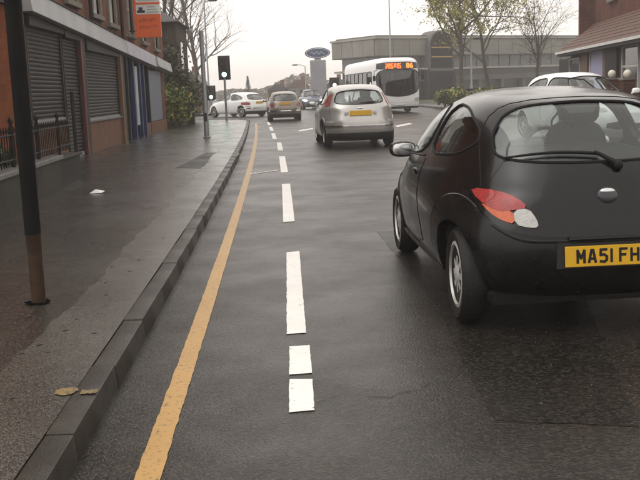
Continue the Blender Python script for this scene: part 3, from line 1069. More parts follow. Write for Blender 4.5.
# orange brick house before the shops, behind the railings
h0 = thing('brick_house', 'orange brick house with pale corner strip behind the front railings', 'house', (FX, 8, PZ))
MB().box(FX - 7, FX - .02, 8, 16.78, PZ - .1, 7.0).build('wall', 'brick_orange', h0)
MB().box(FX - 0.2, FX + 0.06, 16.79, 17.28, PZ - .1, 7.2).build('corner_strip', 'riser', h0)
MB().box(FX - 7.1, FX + 0.2, 7.9, 16.9, 7.2 + .003, 7.4).build('roof', 'roof_slate', h0)
hw = MB().box(FX - .019, FX + .005, 10.6, 12.4, 1.0, 2.6).build('window', 'pane_net', h0)
MB().box(FX - .01, FX + .09, 10.5, 12.5, .86, .998).build('window_sill', 'stone', hw)
MB().box(FX - .01, FX + .04, 10.45, 12.55, 2.602, 2.85).build('lintel', 'stone', hw)
MB().box(FX - .018, FX + .06, 13.0, 16.7, 3.0, 3.35).build('dark_band', 'dark_paint', h0)

# low rendered wall with railings
WX0 = -3.20
w1 = thing('garden_wall', 'low grey rendered wall with pale coping beside the pavement', 'wall', (WX0, 12, PZ))
A, B = Vector((-3.05, 6.0, 0)), Vector((-3.30, 14.0, 0))


def wx(y):
    return A.x + (B.x - A.x) * (y - A.y) / (B.y - A.y)


q = MB().hexa([(wx(6) - .24, 6, PZ - .1), (wx(6), 6, PZ - .1), (wx(14), 14, PZ - .1), (wx(14) - .24, 14, PZ - .1), (wx(6) - .24, 6, .52), (wx(6), 6, .52), (wx(14), 14, .52), (wx(14) - .24, 14, .52)])
q.build('wall', 'render_grey', w1)
for k in range(9):
    ya, yb = 5.98 + k * 0.893, 5.98 + (k + 1) * 0.893 - 0.006
    q = MB().hexa([(wx(ya) - .27, ya, .522), (wx(ya) + .03, ya, .522), (wx(yb) + .03, yb, .522), (wx(yb) - .27, yb, .522), (wx(ya) - .27, ya, .585), (wx(ya) + .03, ya, .585), (wx(yb) + .03, yb, .585), (wx(yb) - .27, yb, .585)])
    q.build('coping_stone', 'coping', w1, bevel=0.01)
r1 = thing('railing', 'black iron railing with spiked bars standing on the low wall', 'railing', (wx(10) - .12, 10, .585))
ry0, ry1 = 6.2, 15.3
for zz in (0.68, 0.98):
    MB().tube([(wx(ry0) - .12, ry0, zz), (wx(ry1) - .12, ry1, zz)], 0.014, 6).build('rail', 'iron', r1)
barm = MB().tube([(0, 0, 0), (0, 0, .40)], 0.009, 6).tube([(0, 0, .40), (0, 0, .43), (0, 0, .49)], [.009, .017, .002], 6).mesh('bar')
barm.materials.append(MATS['iron'])
base = WLOC[r1.name]
y = ry0
k = 0
while y <= ry1:
    if k % 12 == 0:
        zlo = .585 if y < 14 else PZ
        MB().tube([(wx(y) - .12, y, zlo), (wx(y) - .12, y, 1.12)], 0.022, 8).lathe([(.022, 1.12), (.035, 1.14), (.035, 1.16), (.004, 1.2)], 8, c=(wx(y) - .12, y, 0)).build('post', 'iron', r1)
    else:
        o = bpy.data.objects.new('bar', barm)
        COL.objects.link(o)
        o.parent = r1
        o.location = (wx(y) - .12 - base.x, y - base.y, .60 - base.z)
    y += .115
    k += 1
st = thing('entrance_step', 'dark low step box at the end of the garden wall', 'step', (-3.5, 14.6, PZ))
MB().box(-3.78, wx(14.6), 14.02, 15.35, PZ - .05, .50).build('block', 'dark_paint', st, bevel=0.01)
MB().box(-3.80, wx(14.6) + .04, 14.02, 15.38, .502, .54).build('slab', 'render_grey', st, bevel=0.01)

# black pole beside the kerb
pb = gp(39, 303, PZ)
pl = thing('street_pole', 'tall black steel pole with rusty brown foot on the near pavement', 'pole', (pb.x, pb.y, PZ))
MB().lathe([(.044, 0), (.045, .30), (.047, .44), (.050, .445)], 16, c=(pb.x, pb.y, PZ)).build('foot', 'pole_rust', pl, smooth=True)
MB().lathe([(.050, .446), (.052, 1.2), (.052, 6.0)], 16, c=(pb.x, pb.y, PZ)).build('shaft', 'pole_black', pl, smooth=True)
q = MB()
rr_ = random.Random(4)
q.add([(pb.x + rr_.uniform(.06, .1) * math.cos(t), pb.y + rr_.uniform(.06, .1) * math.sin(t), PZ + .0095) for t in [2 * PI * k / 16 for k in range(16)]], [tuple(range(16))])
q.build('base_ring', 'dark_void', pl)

# ================================================================== VEHICLES


def pchip(xs, ys_, x):
    xs = np.asarray(xs, float)
    ys_ = np.asarray(ys_, float)
    h = np.diff(xs)
    d = np.diff(ys_) / h
    m = np.zeros(len(xs))
    m[0], m[-1] = d[0], d[-1]
    for i in range(1, len(xs) - 1):
        if d[i - 1] * d[i] > 0:
            w1_, w2_ = 2 * h[i] + h[i - 1], h[i] + 2 * h[i - 1]
            m[i] = (w1_ + w2_) / (w1_ / d[i - 1] + w2_ / d[i])
    x = np.clip(np.asarray(x, float), xs[0], xs[-1])
    i = np.clip(np.searchsorted(xs, x) - 1, 0, len(h) - 1)
    t = (x - xs[i]) / h[i]
    return ((1 + 2 * t) * (1 - t) ** 2 * ys_[i] + t * (1 - t) ** 2 * h[i] * m[i] + t * t * (3 - 2 * t) * ys_[i + 1] + t * t * (t - 1) * h[i] * m[i + 1])


def body_rings(tab, nz, nu):
    """tab rows: z, rear y, front y, half width, rear exponent, front exponent -> rings of plan outlines"""
    T = np.array(tab, float)
    z = T[:, 0]
    # sample heights densely where the outline moves fast
    zz = np.linspace(z[0], z[-1], 400)
    cols = [pchip(z, T[:, k], zz) for k in range(1, 6)]
    sp_ = np.abs(np.diff(cols[0])) + np.abs(np.diff(cols[1])) * 0.7 + np.abs(np.diff(cols[2])) + np.diff(zz) * 1.2
    s = np.concatenate([[0], np.cumsum(sp_)])
    zi = np.interp(np.linspace(0, s[-1], nz), s, zz)
    rings = []
    for h in zi:
        yr, yf, w, nr, nf = [float(pchip(z, T[:, k], h)) for k in range(1, 6)]
        ym = 0.5 * (yr + yf)
        pts = []
        ts = np.linspace(0, 2 * PI, 721)[:-1]
        c_, s_ = np.cos(ts), np.sin(ts)
        n_ = np.where(s_ >= 0, nf, nr)
        X = w * np.sign(c_) * np.abs(c_) ** (2 / n_)
        Yh = np.where(s_ >= 0, yf - ym, ym - yr)
        Y = ym + Yh * np.sign(s_) * np.abs(s_) ** (2 / n_)
        # even spacing by arc length, starting at the right-hand side
        P_ = np.stack([X, Y], 1)
        P2 = np.vstack([P_, P_[:1]])
        dl = np.concatenate([[0], np.cumsum(np.linalg.norm(np.diff(P2, axis=0), axis=1))])
        ti = np.linspace(0, dl[-1], nu + 1)[:-1]
        rings.append(np.stack([np.interp(ti, dl, P2[:, 0]), np.interp(ti, dl, P2[:, 1]), np.full(nu, h)], 1))
    return np.array(rings)


def rings_mesh(rings, flip=False):
    nz, nu, _ = rings.shape
    v = [tuple(p) for r in rings for p in r]
    f = []
    for i in range(nz - 1):
        for k in range(nu):
            f.append((i * nu + k, i * nu + (k + 1) % nu, (i + 1) * nu + (k + 1) % nu, (i + 1) * nu + k))
    f.append(tuple(range(nu - 1, -1, -1)))
    f.append(tuple((nz - 1) * nu + k for k in range(nu)))
    if flip:
        f = [tuple(reversed(q)) for q in f]
    return v, f


def vnormals(rings):
    nz, nu, _ = rings.shape
    du = np.roll(rings, -1, 1) - np.roll(rings, 1, 1)
    dv = np.empty_like(rings)
    dv[1:-1] = rings[2:] - rings[:-2]
    dv[0] = rings[1] - rings[0]
    dv[-1] = rings[-1] - rings[-2]
    n = np.cross(du, dv)
    n /= np.maximum(np.linalg.norm(n, axis=2, keepdims=True), 1e-9)
    n[0] = n[0] * 0.5 + np.array([0, 0, -0.5])
    n[-1] = np.array([0, 0, 1.0])
    return n


def shell(rings, o1, o0):
    """closed hollow solid between two offsets of the same surface"""
    n = vnormals(rings)
    v1, f1 = rings_mesh(rings + n * o1)
    v0, f0 = rings_mesh(rings + n * o0, True)
    k = len(v1)
    me = bpy.data.meshes.new('shell')
    me.from_pydata(v1 + v0, [], f1 + [tuple(i + k for i in q) for q in f0])
    me.update()
    return me, len(f1)


def boolean(me, cutter, op):
    a = bpy.data.objects.new('tmp_a', me)
    c = bpy.data.objects.new('tmp_b', cutter)
    COL.objects.link(a)
    COL.objects.link(c)
    md = a.modifiers.new('b', 'BOOLEAN')
    md.operation = op
    md.solver = 'EXACT'
    md.use_self = False
    md.object = c
    dg = bpy.context.evaluated_depsgraph_get()
    dg.update()
    out = bpy.data.meshes.new_from_object(a.evaluated_get(dg))
    bpy.data.objects.remove(a)
    bpy.data.objects.remove(c)
    return out


def safe_cut(me, make, op='DIFFERENCE'):
    """subtract; if the solver loses the body, try again with a cutter nudged a little"""
    a0 = sum(p.area for p in me.polygons)
    for k in (0.0, 0.004, -0.005, 0.009, -0.011):
        out = boolean(me.copy(), make(k), op)
        if sum(p.area for p in out.polygons) > 0.6 * a0:
            return out
    print('CUT FAILED')
    return me


def nudged(cm, k):
    c = cm.copy()
    if k:
        c.transform(Matrix.Translation((k, k * 1.3, k * 0.7)))
    return c


def prism_mesh(poly, axis, c0, c1):
    return MB().prism(poly, axis, c0, c1).mesh('cut')


def cyl_mesh(y, z, r, x0, x1, n=48):
    return MB().prism([(y + r * math.cos(2 * PI * k / n), z + r * math.sin(2 * PI * k / n)) for k in range(n)], 'x', x0, x1).mesh('cut')


def ring_cut(y, z, r0, r1, x0, x1, n=48):
    b = MB()
    vs = []
    for x in (x0, x1):
        for r in (r0, r1):
            vs += [(x, y + r * math.cos(2 * PI * k / n), z + r * math.sin(2 * PI * k / n)) for k in range(n)]
    fs = []
    for k in range(n):
        j = (k + 1) % n
        fs += [(k, j, n + j, n + k), (2 * n + k, 3 * n + k, 3 * n + j, 2 * n + j), (k, 2 * n + k, 2 * n + j, j), (n + k, n + j, 3 * n + j, 3 * n + k)]
    return b.add(vs, fs).mesh('cut')


def smooth_sharp(me, ang=32):
    me.shade_smooth()
    me.set_sharp_from_angle(angle=R(ang))


def dense(poly, step=0.03, closed=True):
    out = []
    m = len(poly)
    for i in range(m if closed else m - 1):
        a, c = Vector(poly[i]), Vector(poly[(i + 1) % m])
        k = max(1, int((c - a).length / step))
        out += [a.lerp(c, j / k) for j in range(k)]
    if not closed:
        out.append(Vector(poly[-1]))
    return out


def project_line(bvh, poly, axis, side, closed=True, step=0.03):
    """outline drawn on the body by shooting rays at it from one side"""
    pts = []
    for q in dense(poly, step, closed):
        if axis == 'y':
            o, d = Vector((q[0], side * 6, q[1])), Vector((0, -side, 0))
        else:
            o, d = Vector((side * 3, q[0], q[1])), Vector((-side, 0, 0))
        hit = bvh.ray_cast(o, d)
        if hit[0] is not None:
            pts.append(hit[0])
    return pts


def wheel(parent, x, y, r, w, side, spokes=8, name='wheel', rim='alloy', rim_r=None, detail=True):
    rr = rim_r or r * 0.70
    ho = w / 2
    s = side
    # lathe about the x axis, outer face towards side
    prof = [(rr - .012, -ho + .01), (rr + .01, -ho), (r - .03, -ho), (r - .008, -ho + .025), (r, -ho + .05), (r, ho - .05), (r - .008, ho - .025), (r - .03, ho), (rr + .012, ho - .004), (rr - .004, ho - .02)]
    wo_ = bpy.data.objects.new(name, None)
    COL.objects.link(wo_)
    wo_.parent = parent
    wo_.location = (x, y, r)
    wo_.empty_display_size = 0.1
    MB().lathe([(a, s * h) for a, h in prof], 40 if detail else 20, 'x').build('tyre', 'tyre', wo_, smooth=True, world=False, angle=50)
    b = MB().lathe([(rr - .002, s * (-ho + .02)), (rr - .002, s * (ho - .012)), (rr - .022, s * (ho - .006)), (rr - .03, s * (ho - .03)), (rr - .035, s * (-ho + .03))], 36 if detail else 18, 'x')
    for k in range(spokes):
        t = 2 * PI * k / spokes
        c, sn = math.cos(t), math.sin(t)

        def P(rad, off, h):
            return (s * h, rad * c - off * sn, rad * sn + off * c)
        w0, w1_ = rr * 0.105, rr * 0.085
        b.hexa([P(rr * .2, -w0, ho - .06), P(rr - .02, -w1_, ho - .05), P(rr - .02, w1_, ho - .05), P(rr * .2, w0, ho - .06), P(rr * .2, -w0, ho - .018), P(rr - .02, -w1_ * .8, ho - .022), P(rr - .02, w1_ * .8, ho - .022), P(rr * .2, w0, ho - .018)])
    b.lathe([(rr * .27, s * (ho - .05)), (rr * .27, s * (ho - .016)), (rr * .18, s * (ho - .008)), (.002, s * (ho - .008))], 20, 'x')
    b.build('rim', rim, wo_, smooth=True, world=False)
    MB().lathe([(rr - .04, s * (-ho + .05)), (rr - .04, s * (ho - .075))], 24, 'x').build('brake_drum', 'brake_dark', wo_, world=False)
    return wo_


def make_car(name, label, cat, P, loc, rotz, paint, group=None):
    """P holds the tables that shape one model of car"""
    root = thing(name, label, cat, loc, rotz, group)
    nz, nu = P.get('res', (44, 96))
    rg = body_rings(P['tab'], nz, nu)
    v, f = rings_mesh(rg)
    nf = len(f)
    T_ = [list(r_) for r_ in P['tab']]
    z0_, z1_ = T_[0][0], T_[-1][0]
    inner = [[z0_ + .03 + (r_[0] - z0_) * (z1_ - z0_ - .07) / (z1_ - z0_), r_[1] + .045, r_[2] - .045, max(.03, r_[3] - .04), r_[4], r_[5]] for r_ in T_]
    for r_ in inner:
        if r_[2] - r_[1] < .04:
            r_[1], r_[2] = (r_[1] + r_[2]) / 2 - .02, (r_[1] + r_[2]) / 2 + .02
    v0, f0 = rings_mesh(body_rings(inner, nz, nu), True)
    me = bpy.data.meshes.new('shell')
    me.from_pydata(v + v0, [], f + [tuple(i + len(v) for i in q) for q in f0])
    me.update()
    bvh = BVHTree.FromPolygons([Vector(q) for q in v], f)
    me.materials.append(MATS[paint])
    me.materials.append(MATS['cabin'])
    for i, p in enumerate(me.polygons):
        p.material_index = 0 if i < nf else 1
    gsh, _ = shell(rg, -0.004, -0.009)
    S = P['side_windows']
    xs_in = P.get('side_cut', 0.3)
    # windows: cut the opening, then make the pane from the thin shell
    cuts = []
    for poly in S:
        pl_ = chaikin(poly, 2, k=0.2)
        for sd in (-1, 1):
            cuts.append(('window', prism_mesh(pl_, 'x', sd * xs_in, sd * 3), pl_, 'x', sd))
    for key, sd, nm in (('rear_window', -1, 'rear_window'), ('windscreen', 1, 'windscreen')):
        pl_ = chaikin(P[key], 2, k=0.2)
        y0, y1 = P[key + '_y']
        cuts.append((nm, prism_mesh(pl_, 'y', y0, y1), pl_, 'y', sd))
    WH = P['wheels']
    for nm, cm, pl_, ax, sd in cuts:
        me = safe_cut(me, lambda k, c=cm: nudged(c, k))
    ar = P['arch_r']
    for (yy_) in WH['y']:
        for sd in (-1, 1):
            me = safe_cut(me, lambda k, c=cyl_mesh(yy_, WH['r'], ar, sd * (WH['x'] - WH['w'] - 0.06), sd * 3): nudged(c, k))
    smooth_sharp(me)
    body = link('body', me, None, root)
    for nm, cm, pl_, ax, sd in cuts:
        gm = boolean(gsh.copy(), cm, 'INTERSECT')
        if not gm.polygons:
            continue
        smooth_sharp(gm)
        wobj = link(nm, gm, P.get('glass', 'car_glass') if nm != 'rear_window' else P.get('rear_glass', 'car_glass'), root)
        pts = project_line(bvh, pl_, ax, sd)
        if len(pts) > 6:
            MB().tube(pts, P.get('seal', 0.010), 6, closed=True).build('window_seal', 'rubber', wobj, smooth=True, world=False)
    # wheel housings and wheels
    for (yy_) in WH['y']:
        for sd in (-1, 1):
            b = MB()
            n = 14
            xo, xi = sd * (WH['x'] - 0.12), sd * (WH['x'] - WH['w'] - 0.06)
            vs = []
            for k in range(n + 1):
                t = 0.2 + (PI - 0.4) * k / n
                for x in (xo, xi):
                    vs.append((x, yy_ + (ar - 0.004) * math.cos(t), WH['r'] + (ar - 0.004) * math.sin(t)))
            b.add(vs, [(2 * k, 2 * k + 1, 2 * k + 3, 2 * k + 2) for k in range(n)])
            b.add([vs[2 * k + 1] for k in range(n + 1)], [tuple(range(n + 1))])
            b.build('wheel_housing', 'brake_dark', root, world=False)
            wheel(root, sd * (WH['x'] - WH['w'] / 2), yy_, WH['r'], WH['w'], sd, P.get('spokes', 8), detail=P.get('detail', True), rim=P.get('rim', 'alloy'))
    # offset panels: bumpers, lamps, arch lips
    for (nm, mt, poly, ax, c0, c1, o1, o0, mirror, it) in P['panels']:
        pl_ = chaikin(poly, it, k=0.25) if it else poly
        osh, _ = shell(rg, o1, o0)
        for sg_ in ((1, -1) if mirror else (1,)):
            q = [(sg_ * a, b_) for a, b_ in pl_] if ax == 'y' else pl_
            cut = prism_mesh(q, ax, c0, c1) if ax == 'y' else prism_mesh(q, ax, sg_ * c0, sg_ * c1)
            pm = boolean(osh.copy(), cut, 'INTERSECT')
            for yy_ in (WH['y'] if nm.endswith('bumper') else ()):
                for sd in (-1, 1):
                    pm = boolean(pm, cyl_mesh(yy_, WH['r'], ar, sd * 0.3, sd * 3), 'DIFFERENCE')
            if pm.polygons:
                smooth_sharp(pm)
                link(nm, pm, mt, root)
    for (yy_, r0, r1, o1) in P.get('arches', ()):
        osh, _ = shell(rg, o1, -0.01)
        for sd in (-1, 1):
            pm = boolean(osh.copy(), ring_cut(yy_, WH['r'], r0, r1, sd * 0.45, sd * 3), 'INTERSECT')
            if yy_ < 0:
                pm = boolean(pm, MB().box(-3, 3, -4, yy_ - .24, -1, 2).mesh('cut'), 'DIFFERENCE')
            if pm.polygons:
                smooth_sharp(pm)
                link('wheel_arch', pm, paint if not P.get('arch_mat') else P['arch_mat'], root)
    for (poly, ax, sd, closed, it) in P.get('seams', ()):
        pl_ = chaikin(poly, it, closed=closed) if it else poly
        for s2_ in ((sd,) if ax == 'y' else (-1, 1)):
            pts = project_line(bvh, pl_, ax, s2_, closed)
            if len(pts) > 3:
                MB().tube(pts, 0.0035, 5, closed=closed).build('panel_gap', 'rubber', root, world=False)
    # cabin
    if P.get('cabin'):
        fy, ry, zc = P['cabin']
        for sd in (-1, 1):
            b = MB().ball((sd * .34, fy - .28, zc + .25), .23, .09, .36, 16, 10, .6)
            st_ = b.build('front_seat', 'seat', root, smooth=True, world=False)
            MB().ball((sd * .34, fy - .36, zc + .69), .14, .06, .11, 14, 8, .6).tube([(sd * .34 - .05, fy - .34, zc + .5), (sd * .34 - .05, fy - .36, zc + .66)], .008, 5).tube([(sd * .34 + .05, fy - .34, zc + .5), (sd * .34 + .05, fy - .36, zc + .66)], .008, 5).build('headrest', 'seat', st_, smooth=True, world=False)
            MB().ball((sd * .34, fy, zc - .02), .24, .27, .09, 14, 8, .6).build('seat_cushion', 'seat', st_, smooth=True, world=False)
        MB().ball((0, ry, zc + .2), .6, .08, .30, 18, 8, .5).build('rear_seat', 'seat', root, smooth=True, world=False)
        MB().ball((0, P['dash_y'], zc + .30), .62, .2, .13, 18, 8, .5).build('dashboard', 'cabin', root, smooth=True, world=False)
        MB().tube([(.34 + .18 * math.cos(2 * PI * k / 20), P['dash_y'] - .30 + .05 * math.sin(2 * PI * k / 20), zc + .36 + .17 * math.sin(2 * PI * k / 20)) for k in range(20)], .014, 6, closed=True).build('steering_wheel', 'cabin', root, smooth=True, world=False)
    # mirrors
    if P.get('mirror'):
        mx, my, mz = P['mirror']
        for sd in (-1, 1):
            mo = MB().ball((sd * (mx + .10), my, mz + .03), .105, .055, .062, 16, 10, .75).tube([(sd * (mx - .03), my + .02, mz - .02), (sd * (mx + .05), my + .01, mz)], .022, 8).build('door_mirror', P.get('mirror_mat', paint), root, smooth=True, world=False)
            MB().ball((sd * (mx + .10), my - .052, mz + .03), .085, .008, .048, 14, 6, .7).build('mirror_glass', 'chrome', mo, smooth=True, world=False)
    return root, bvh, rg


def glyphs(text, size, m, parent, loc, rot, name='lettering', sx=1.0, bold=0.0):
    cu = bpy.data.curves.new(name, 'FONT')
    cu.body = text
    cu.size = size
    cu.align_x = 'CENTER'
    cu.align_y = 'CENTER'
    cu.extrude = 0.0008
    cu.offset = bold
    o = bpy.data.objects.new('tmp_t', cu)
    COL.objects.link(o)
    dg = bpy.context.evaluated_depsgraph_get()
    dg.update()
    me = bpy.data.meshes.new_from_object(o.evaluated_get(dg))
    bpy.data.objects.remove(o)
    for v in me.vertices:
        v.co.x *= sx
    ob = link(name, me, m, parent)
    ob.location = loc
    ob.rotation_euler = rot
    return ob


# ---- small black hatchback, nearest
# rows: z, rear y, front y, half width, rear exponent, front exponent
KA = dict(
    res=(60, 140),
    tab=[(0.20, -1.66, 1.62, 0.68, 5.0, 3.4), (0.27, -1.745, 1.72, 0.745, 5.0, 3.2), (0.36, -1.79, 1.78, 0.778, 4.9, 3.0), (0.48, -1.805, 1.80, 0.80, 4.7, 2.8),
         (0.56, -1.795, 1.77, 0.812, 4.4, 2.7), (0.66, -1.765, 1.68, 0.815, 3.9, 2.6), (0.74, -1.74, 1.52, 0.806, 3.5, 2.5), (0.80, -1.715, 1.33, 0.79, 3.15, 2.8), (0.86, -1.68, 1.12, 0.765, 3.1, 3.2),
         (0.92, -1.635, 0.98, 0.735, 3.1, 3.7), (1.00, -1.56, 0.83, 0.70, 3.1, 4.0), (1.08, -1.485, 0.68, 0.66, 3.1, 4.0), (1.16, -1.40, 0.52, 0.615, 3.1, 4.0), (1.215, -1.33, 0.38, 0.573, 3.1, 3.8),
         (1.258, -1.25, 0.26, 0.525, 3.0, 3.3), (1.292, -1.08, 0.14, 0.47, 2.8, 2.7), (1.318, -0.80, 0.03, 0.40, 2.6, 2.6), (1.336, -0.63, -0.07, 0.31, 2.4, 2.4), (1.347, -0.46, -0.17, 0.18, 2.2, 2.2), (1.351, -0.36, -0.27, 0.06, 2, 2)],
    side_windows=[[(0.93, 0.875), (0.70, 1.05), (0.40, 1.19), (0.20, 1.238), (-0.30, 1.262), (-0.26, 0.925)],
                  [(-0.39, 0.935), (-0.42, 1.262), (-0.85, 1.235), (-1.16, 1.12), (-1.22, 1.04), (-1.05, 0.965)]],
    side_cut=0.22,
    rear_window=[(-.535, .975), (-.515, 1.09), (-.44, 1.195), (-.32, 1.246), (0, 1.264), (.32, 1.246), (.44, 1.195), (.515, 1.09), (.535, .975), (.40, .945), (0, .935), (-.40, .945)],
    rear_window_y=(-2.3, -0.95),
    windscreen=[(-.553, .917), (-.463, 1.10), (-.353, 1.225), (0, 1.262), (.353, 1.225), (.463, 1.10), (.553, .917), (0, .891)],
    windscreen_y=(0.11, 2.4),
    rear_glass='car_glass_wet', seal=0.009,
    wheels=dict(y=(-1.29, 1.16), x=0.752, w=0.165, r=0.283), arch_r=0.325, spokes=8,
    panels=[
        ('rear_bumper', 'bumper_black', [(-.95, .15), (-.95, .70), (-.79, .79), (-.725, .822), (-.685, .80), (-.665, .70), (-.60, .622), (-.50, .585), (-.40, .565), (-.25, .556), (0, .552), (.25, .556), (.40, .565), (.50, .585), (.60, .622), (.665, .70), (.685, .80), (.725, .822), (.79, .79), (.95, .70), (.95, .15)], 'y', -2.4, -1.30, .012, -.02, False, 1),
        ('front_bumper', 'bumper_black', [(-.95, .15), (-.95, .60), (0, .60), (.95, .60), (.95, .15)], 'y', 1.3, 2.4, .012, -.02, False, 0),
        ('tail_lamp', 'lens_red', [(-.665, .80), (-.56, .80), (-.47, .765), (-.425, .715), (-.50, .70), (-.575, .69), (-.655, .745)], 'y', -2.4, -1.2, .010, -.012, True, 1),
        ('indicator_lens', 'lens_amber', [(-.645, .735), (-.575, .69), (-.50, .70), (-.50, .628), (-.56, .645), (-.61, .68)], 'y', -2.4, -1.2, .009, -.012, True, 1),
        ('reversing_lens', 'lens_white', [(-.50, .70), (-.425, .712), (-.39, .655), (-.385, .612), (-.44, .612), (-.50, .628)], 'y', -2.4, -1.2, .0095, -.012, True, 1),
        ('head_lamp', 'lens_white', [(-.68, .60), (-.62, .72), (-.45, .70), (-.40, .60), (-.50, .55)], 'y', 1.0, 2.4, .008, -.012, True, 2),
    ],
    arches=[(-1.29, 0.325, 0.47, 0.016), (1.16, 0.325, 0.44, 0.013)], arch_mat='bumper_black',
    seams=[([(0.98, .86), (1.02, .55), (0.90, .30), (-0.30, .28), (-0.36, .50), (-0.34, .90)], 'x', 1, False, 1),
           ([(-.62, .81), (-.60, .93), (-.57, 1.09), (-.48, 1.22), (-.34, 1.272), (0, 1.288), (.34, 1.272), (.48, 1.22), (.57, 1.09), (.60, .93), (.62, .81)], 'y', -1, False, 1)],
    cabin=(0.12, -0.92, 0.50), dash_y=0.78, mirror=(0.665, 0.62, 0.875), mirror_mat='trim_grey')
KA['mirror_mat'] = 'paint_black'
KA_LOC = (1.685, 6.69, 0)
ka, kbvh, krg = make_car('hatchback_car', 'small rounded black hatchback with yellow number plate, nearest car', 'car', KA, KA_LOC, R(1.0), 'paint_black')


def rear_hit(bvh, x, z):
    h = bvh.ray_cast(Vector((x, -6, z)), Vector((0, 1, 0)))
    return h[0], h[1]


hp, hn = rear_hit(kbvh, 0, .47)
tilt = R(4)
pm = MB().box(-.26, .26, -.006, .006, -.0555, .0555).mesh('number_plate')
plate = link('number_plate', pm, 'plate_yellow', ka, bevel=0.004)
plate.location = (0, hp.y - .022, .455)
plate.rotation_euler = (-tilt, 0, 0)
GL_ = {'M': [[(0, 0), (0, 1), (.5, .35), (1, 1), (1, 0)]], 'A': [[(0, 0), (.38, 1), (.62, 1), (1, 0)], [(.18, .3), (.82, .3)]], '5': [[(.95, 1), (.08, 1), (.05, .56), (.6, .6), (.97, .42), (.95, .14), (.6, 0), (.03, .05)]],
       '1': [[(.5, 0), (.5, 1)]], 'F': [[(0, 0), (0, 1), (1, 1)], [(0, .53), (.8, .53)]], 'H': [[(0, 0), (0, 1)], [(1, 0), (1, 1)], [(0, .5), (1, .5)]]}
cw, chh, sw2 = .036, .065, .0070
x = -.194
for ch in 'MA51 FHM':
    if ch == ' ':
        x += .022
        continue
    q = MB()
    for ln in GL_[ch]:
        for (a, b_), (c, d) in zip(ln[:-1], ln[1:]):
            A_, B_ = Vector((a * cw, b_ * chh)), Vector((c * cw, d * chh))
            u = (B_ - A_).normalized()
            n_ = Vector((-u.y, u.x)) * sw2
            A_, B_ = A_ - u * sw2 * .6, B_ + u * sw2 * .6
            yo = -.0072 - .0002 * len(q.v) / 8
            p4 = [A_ - n_, B_ - n_, B_ + n_, A_ + n_]
            q.add([(p.x + x, yo, p.y - chh / 2) for p in p4] + [(p.x + x, -.0055, p.y - chh / 2) for p in p4], [(0, 1, 2, 3), (7, 6, 5, 4), (0, 4, 5, 1), (1, 5, 6, 2), (2, 6, 7, 3), (3, 7, 4, 0)])
    if ch == '1':
        q.v = [(vx - cw * .5, vy, vz) for vx, vy, vz in q.v]
    q.build('letter', 'plate_char', plate, world=False)
    x += .025 if ch == '1' else .061
q = MB().box(-.30, .30, hp.y - .012, hp.y + .03, .39, .53)
q.build('plate_recess', 'trim_grey', ka, world=False)
q = MB().tube([(-.24, hp.y - .02, .548), (.24, hp.y - .02, .548)], .012, 8).build('plate_lamp_bar', 'bumper_black', ka, world=False)
# crease along the bumper top
pts = []
for x in [-.60 + 1.2 * k / 40 for k in range(41)]:
    z_ = .545 - .012 * (1 - (x / .6) ** 2) + max(0, abs(x) - .42) ** 2 * 2.2
    h_, n_ = rear_hit(kbvh, x, z_)
    pts.append(h_ + n_ * .012)
MB().tube(pts, .010, 8).build('bumper_lip', 'bumper_black', ka, smooth=True, world=False)
# oval badge with a bright upper edge over the hatch catch
h_, n_ = rear_hit(kbvh, 0, .775)
bd = MB().ball((0, 0, 0), .056, .016, .046, 24, 10).build('badge', 'badge', ka, smooth=True, world=False)
bd.location = (0, h_.y - .006, .765)
bd.rotation_euler = (-R(14), 0, 0)
b = MB().ball((0, -.004, .022), .042, .014, .018, 20, 8)
b.build('badge_highlight', 'chrome', bd, smooth=True, world=False)
# wiper: pivot on the hatch, arm and blade lying on the glass
wp = []
for (x, z_) in ((.085, .905), (.06, .925), (.0, .962), (-.03, .975)):
    h_, n_ = rear_hit(kbvh, x, z_)
    wp.append(h_ + n_ * .022)
wiper = MB().tube(wp, [.016, .015, .011, .010], 8).ball(wp[0], .026, .018, .026, 12, 8).build('rear_wiper', 'rubber', ka, smooth=True, world=False)
bl = []
for k in range(13):
    x = .0 - .50 * k / 12
    h_, n_ = rear_hit(kbvh, x, .968 + .020 * math.sin(PI * k / 12) - .012 * k / 12)
    bl.append(h_ + n_ * .016)
MB().tube(bl, [.010] * 5 + [.010, .009, .009, .008, .008, .007, .006, .004], 6).build('wiper_blade', 'rubber', wiper, smooth=True, world=False)
# high-level brake lamp housing behind the glass
h_, n_ = rear_hit(kbvh, 0, 1.215)
MB().hexa([(-.07, h_.y + .03, 1.195), (.07, h_.y + .03, 1.195), (.07, h_.y + .08, 1.195), (-.07, h_.y + .08, 1.195), (-.10, h_.y + .05, 1.235), (.10, h_.y + .05, 1.235), (.10, h_.y + .09, 1.235), (-.10, h_.y + .09, 1.235)]).build('brake_lamp_housing', 'cabin', ka, world=False)
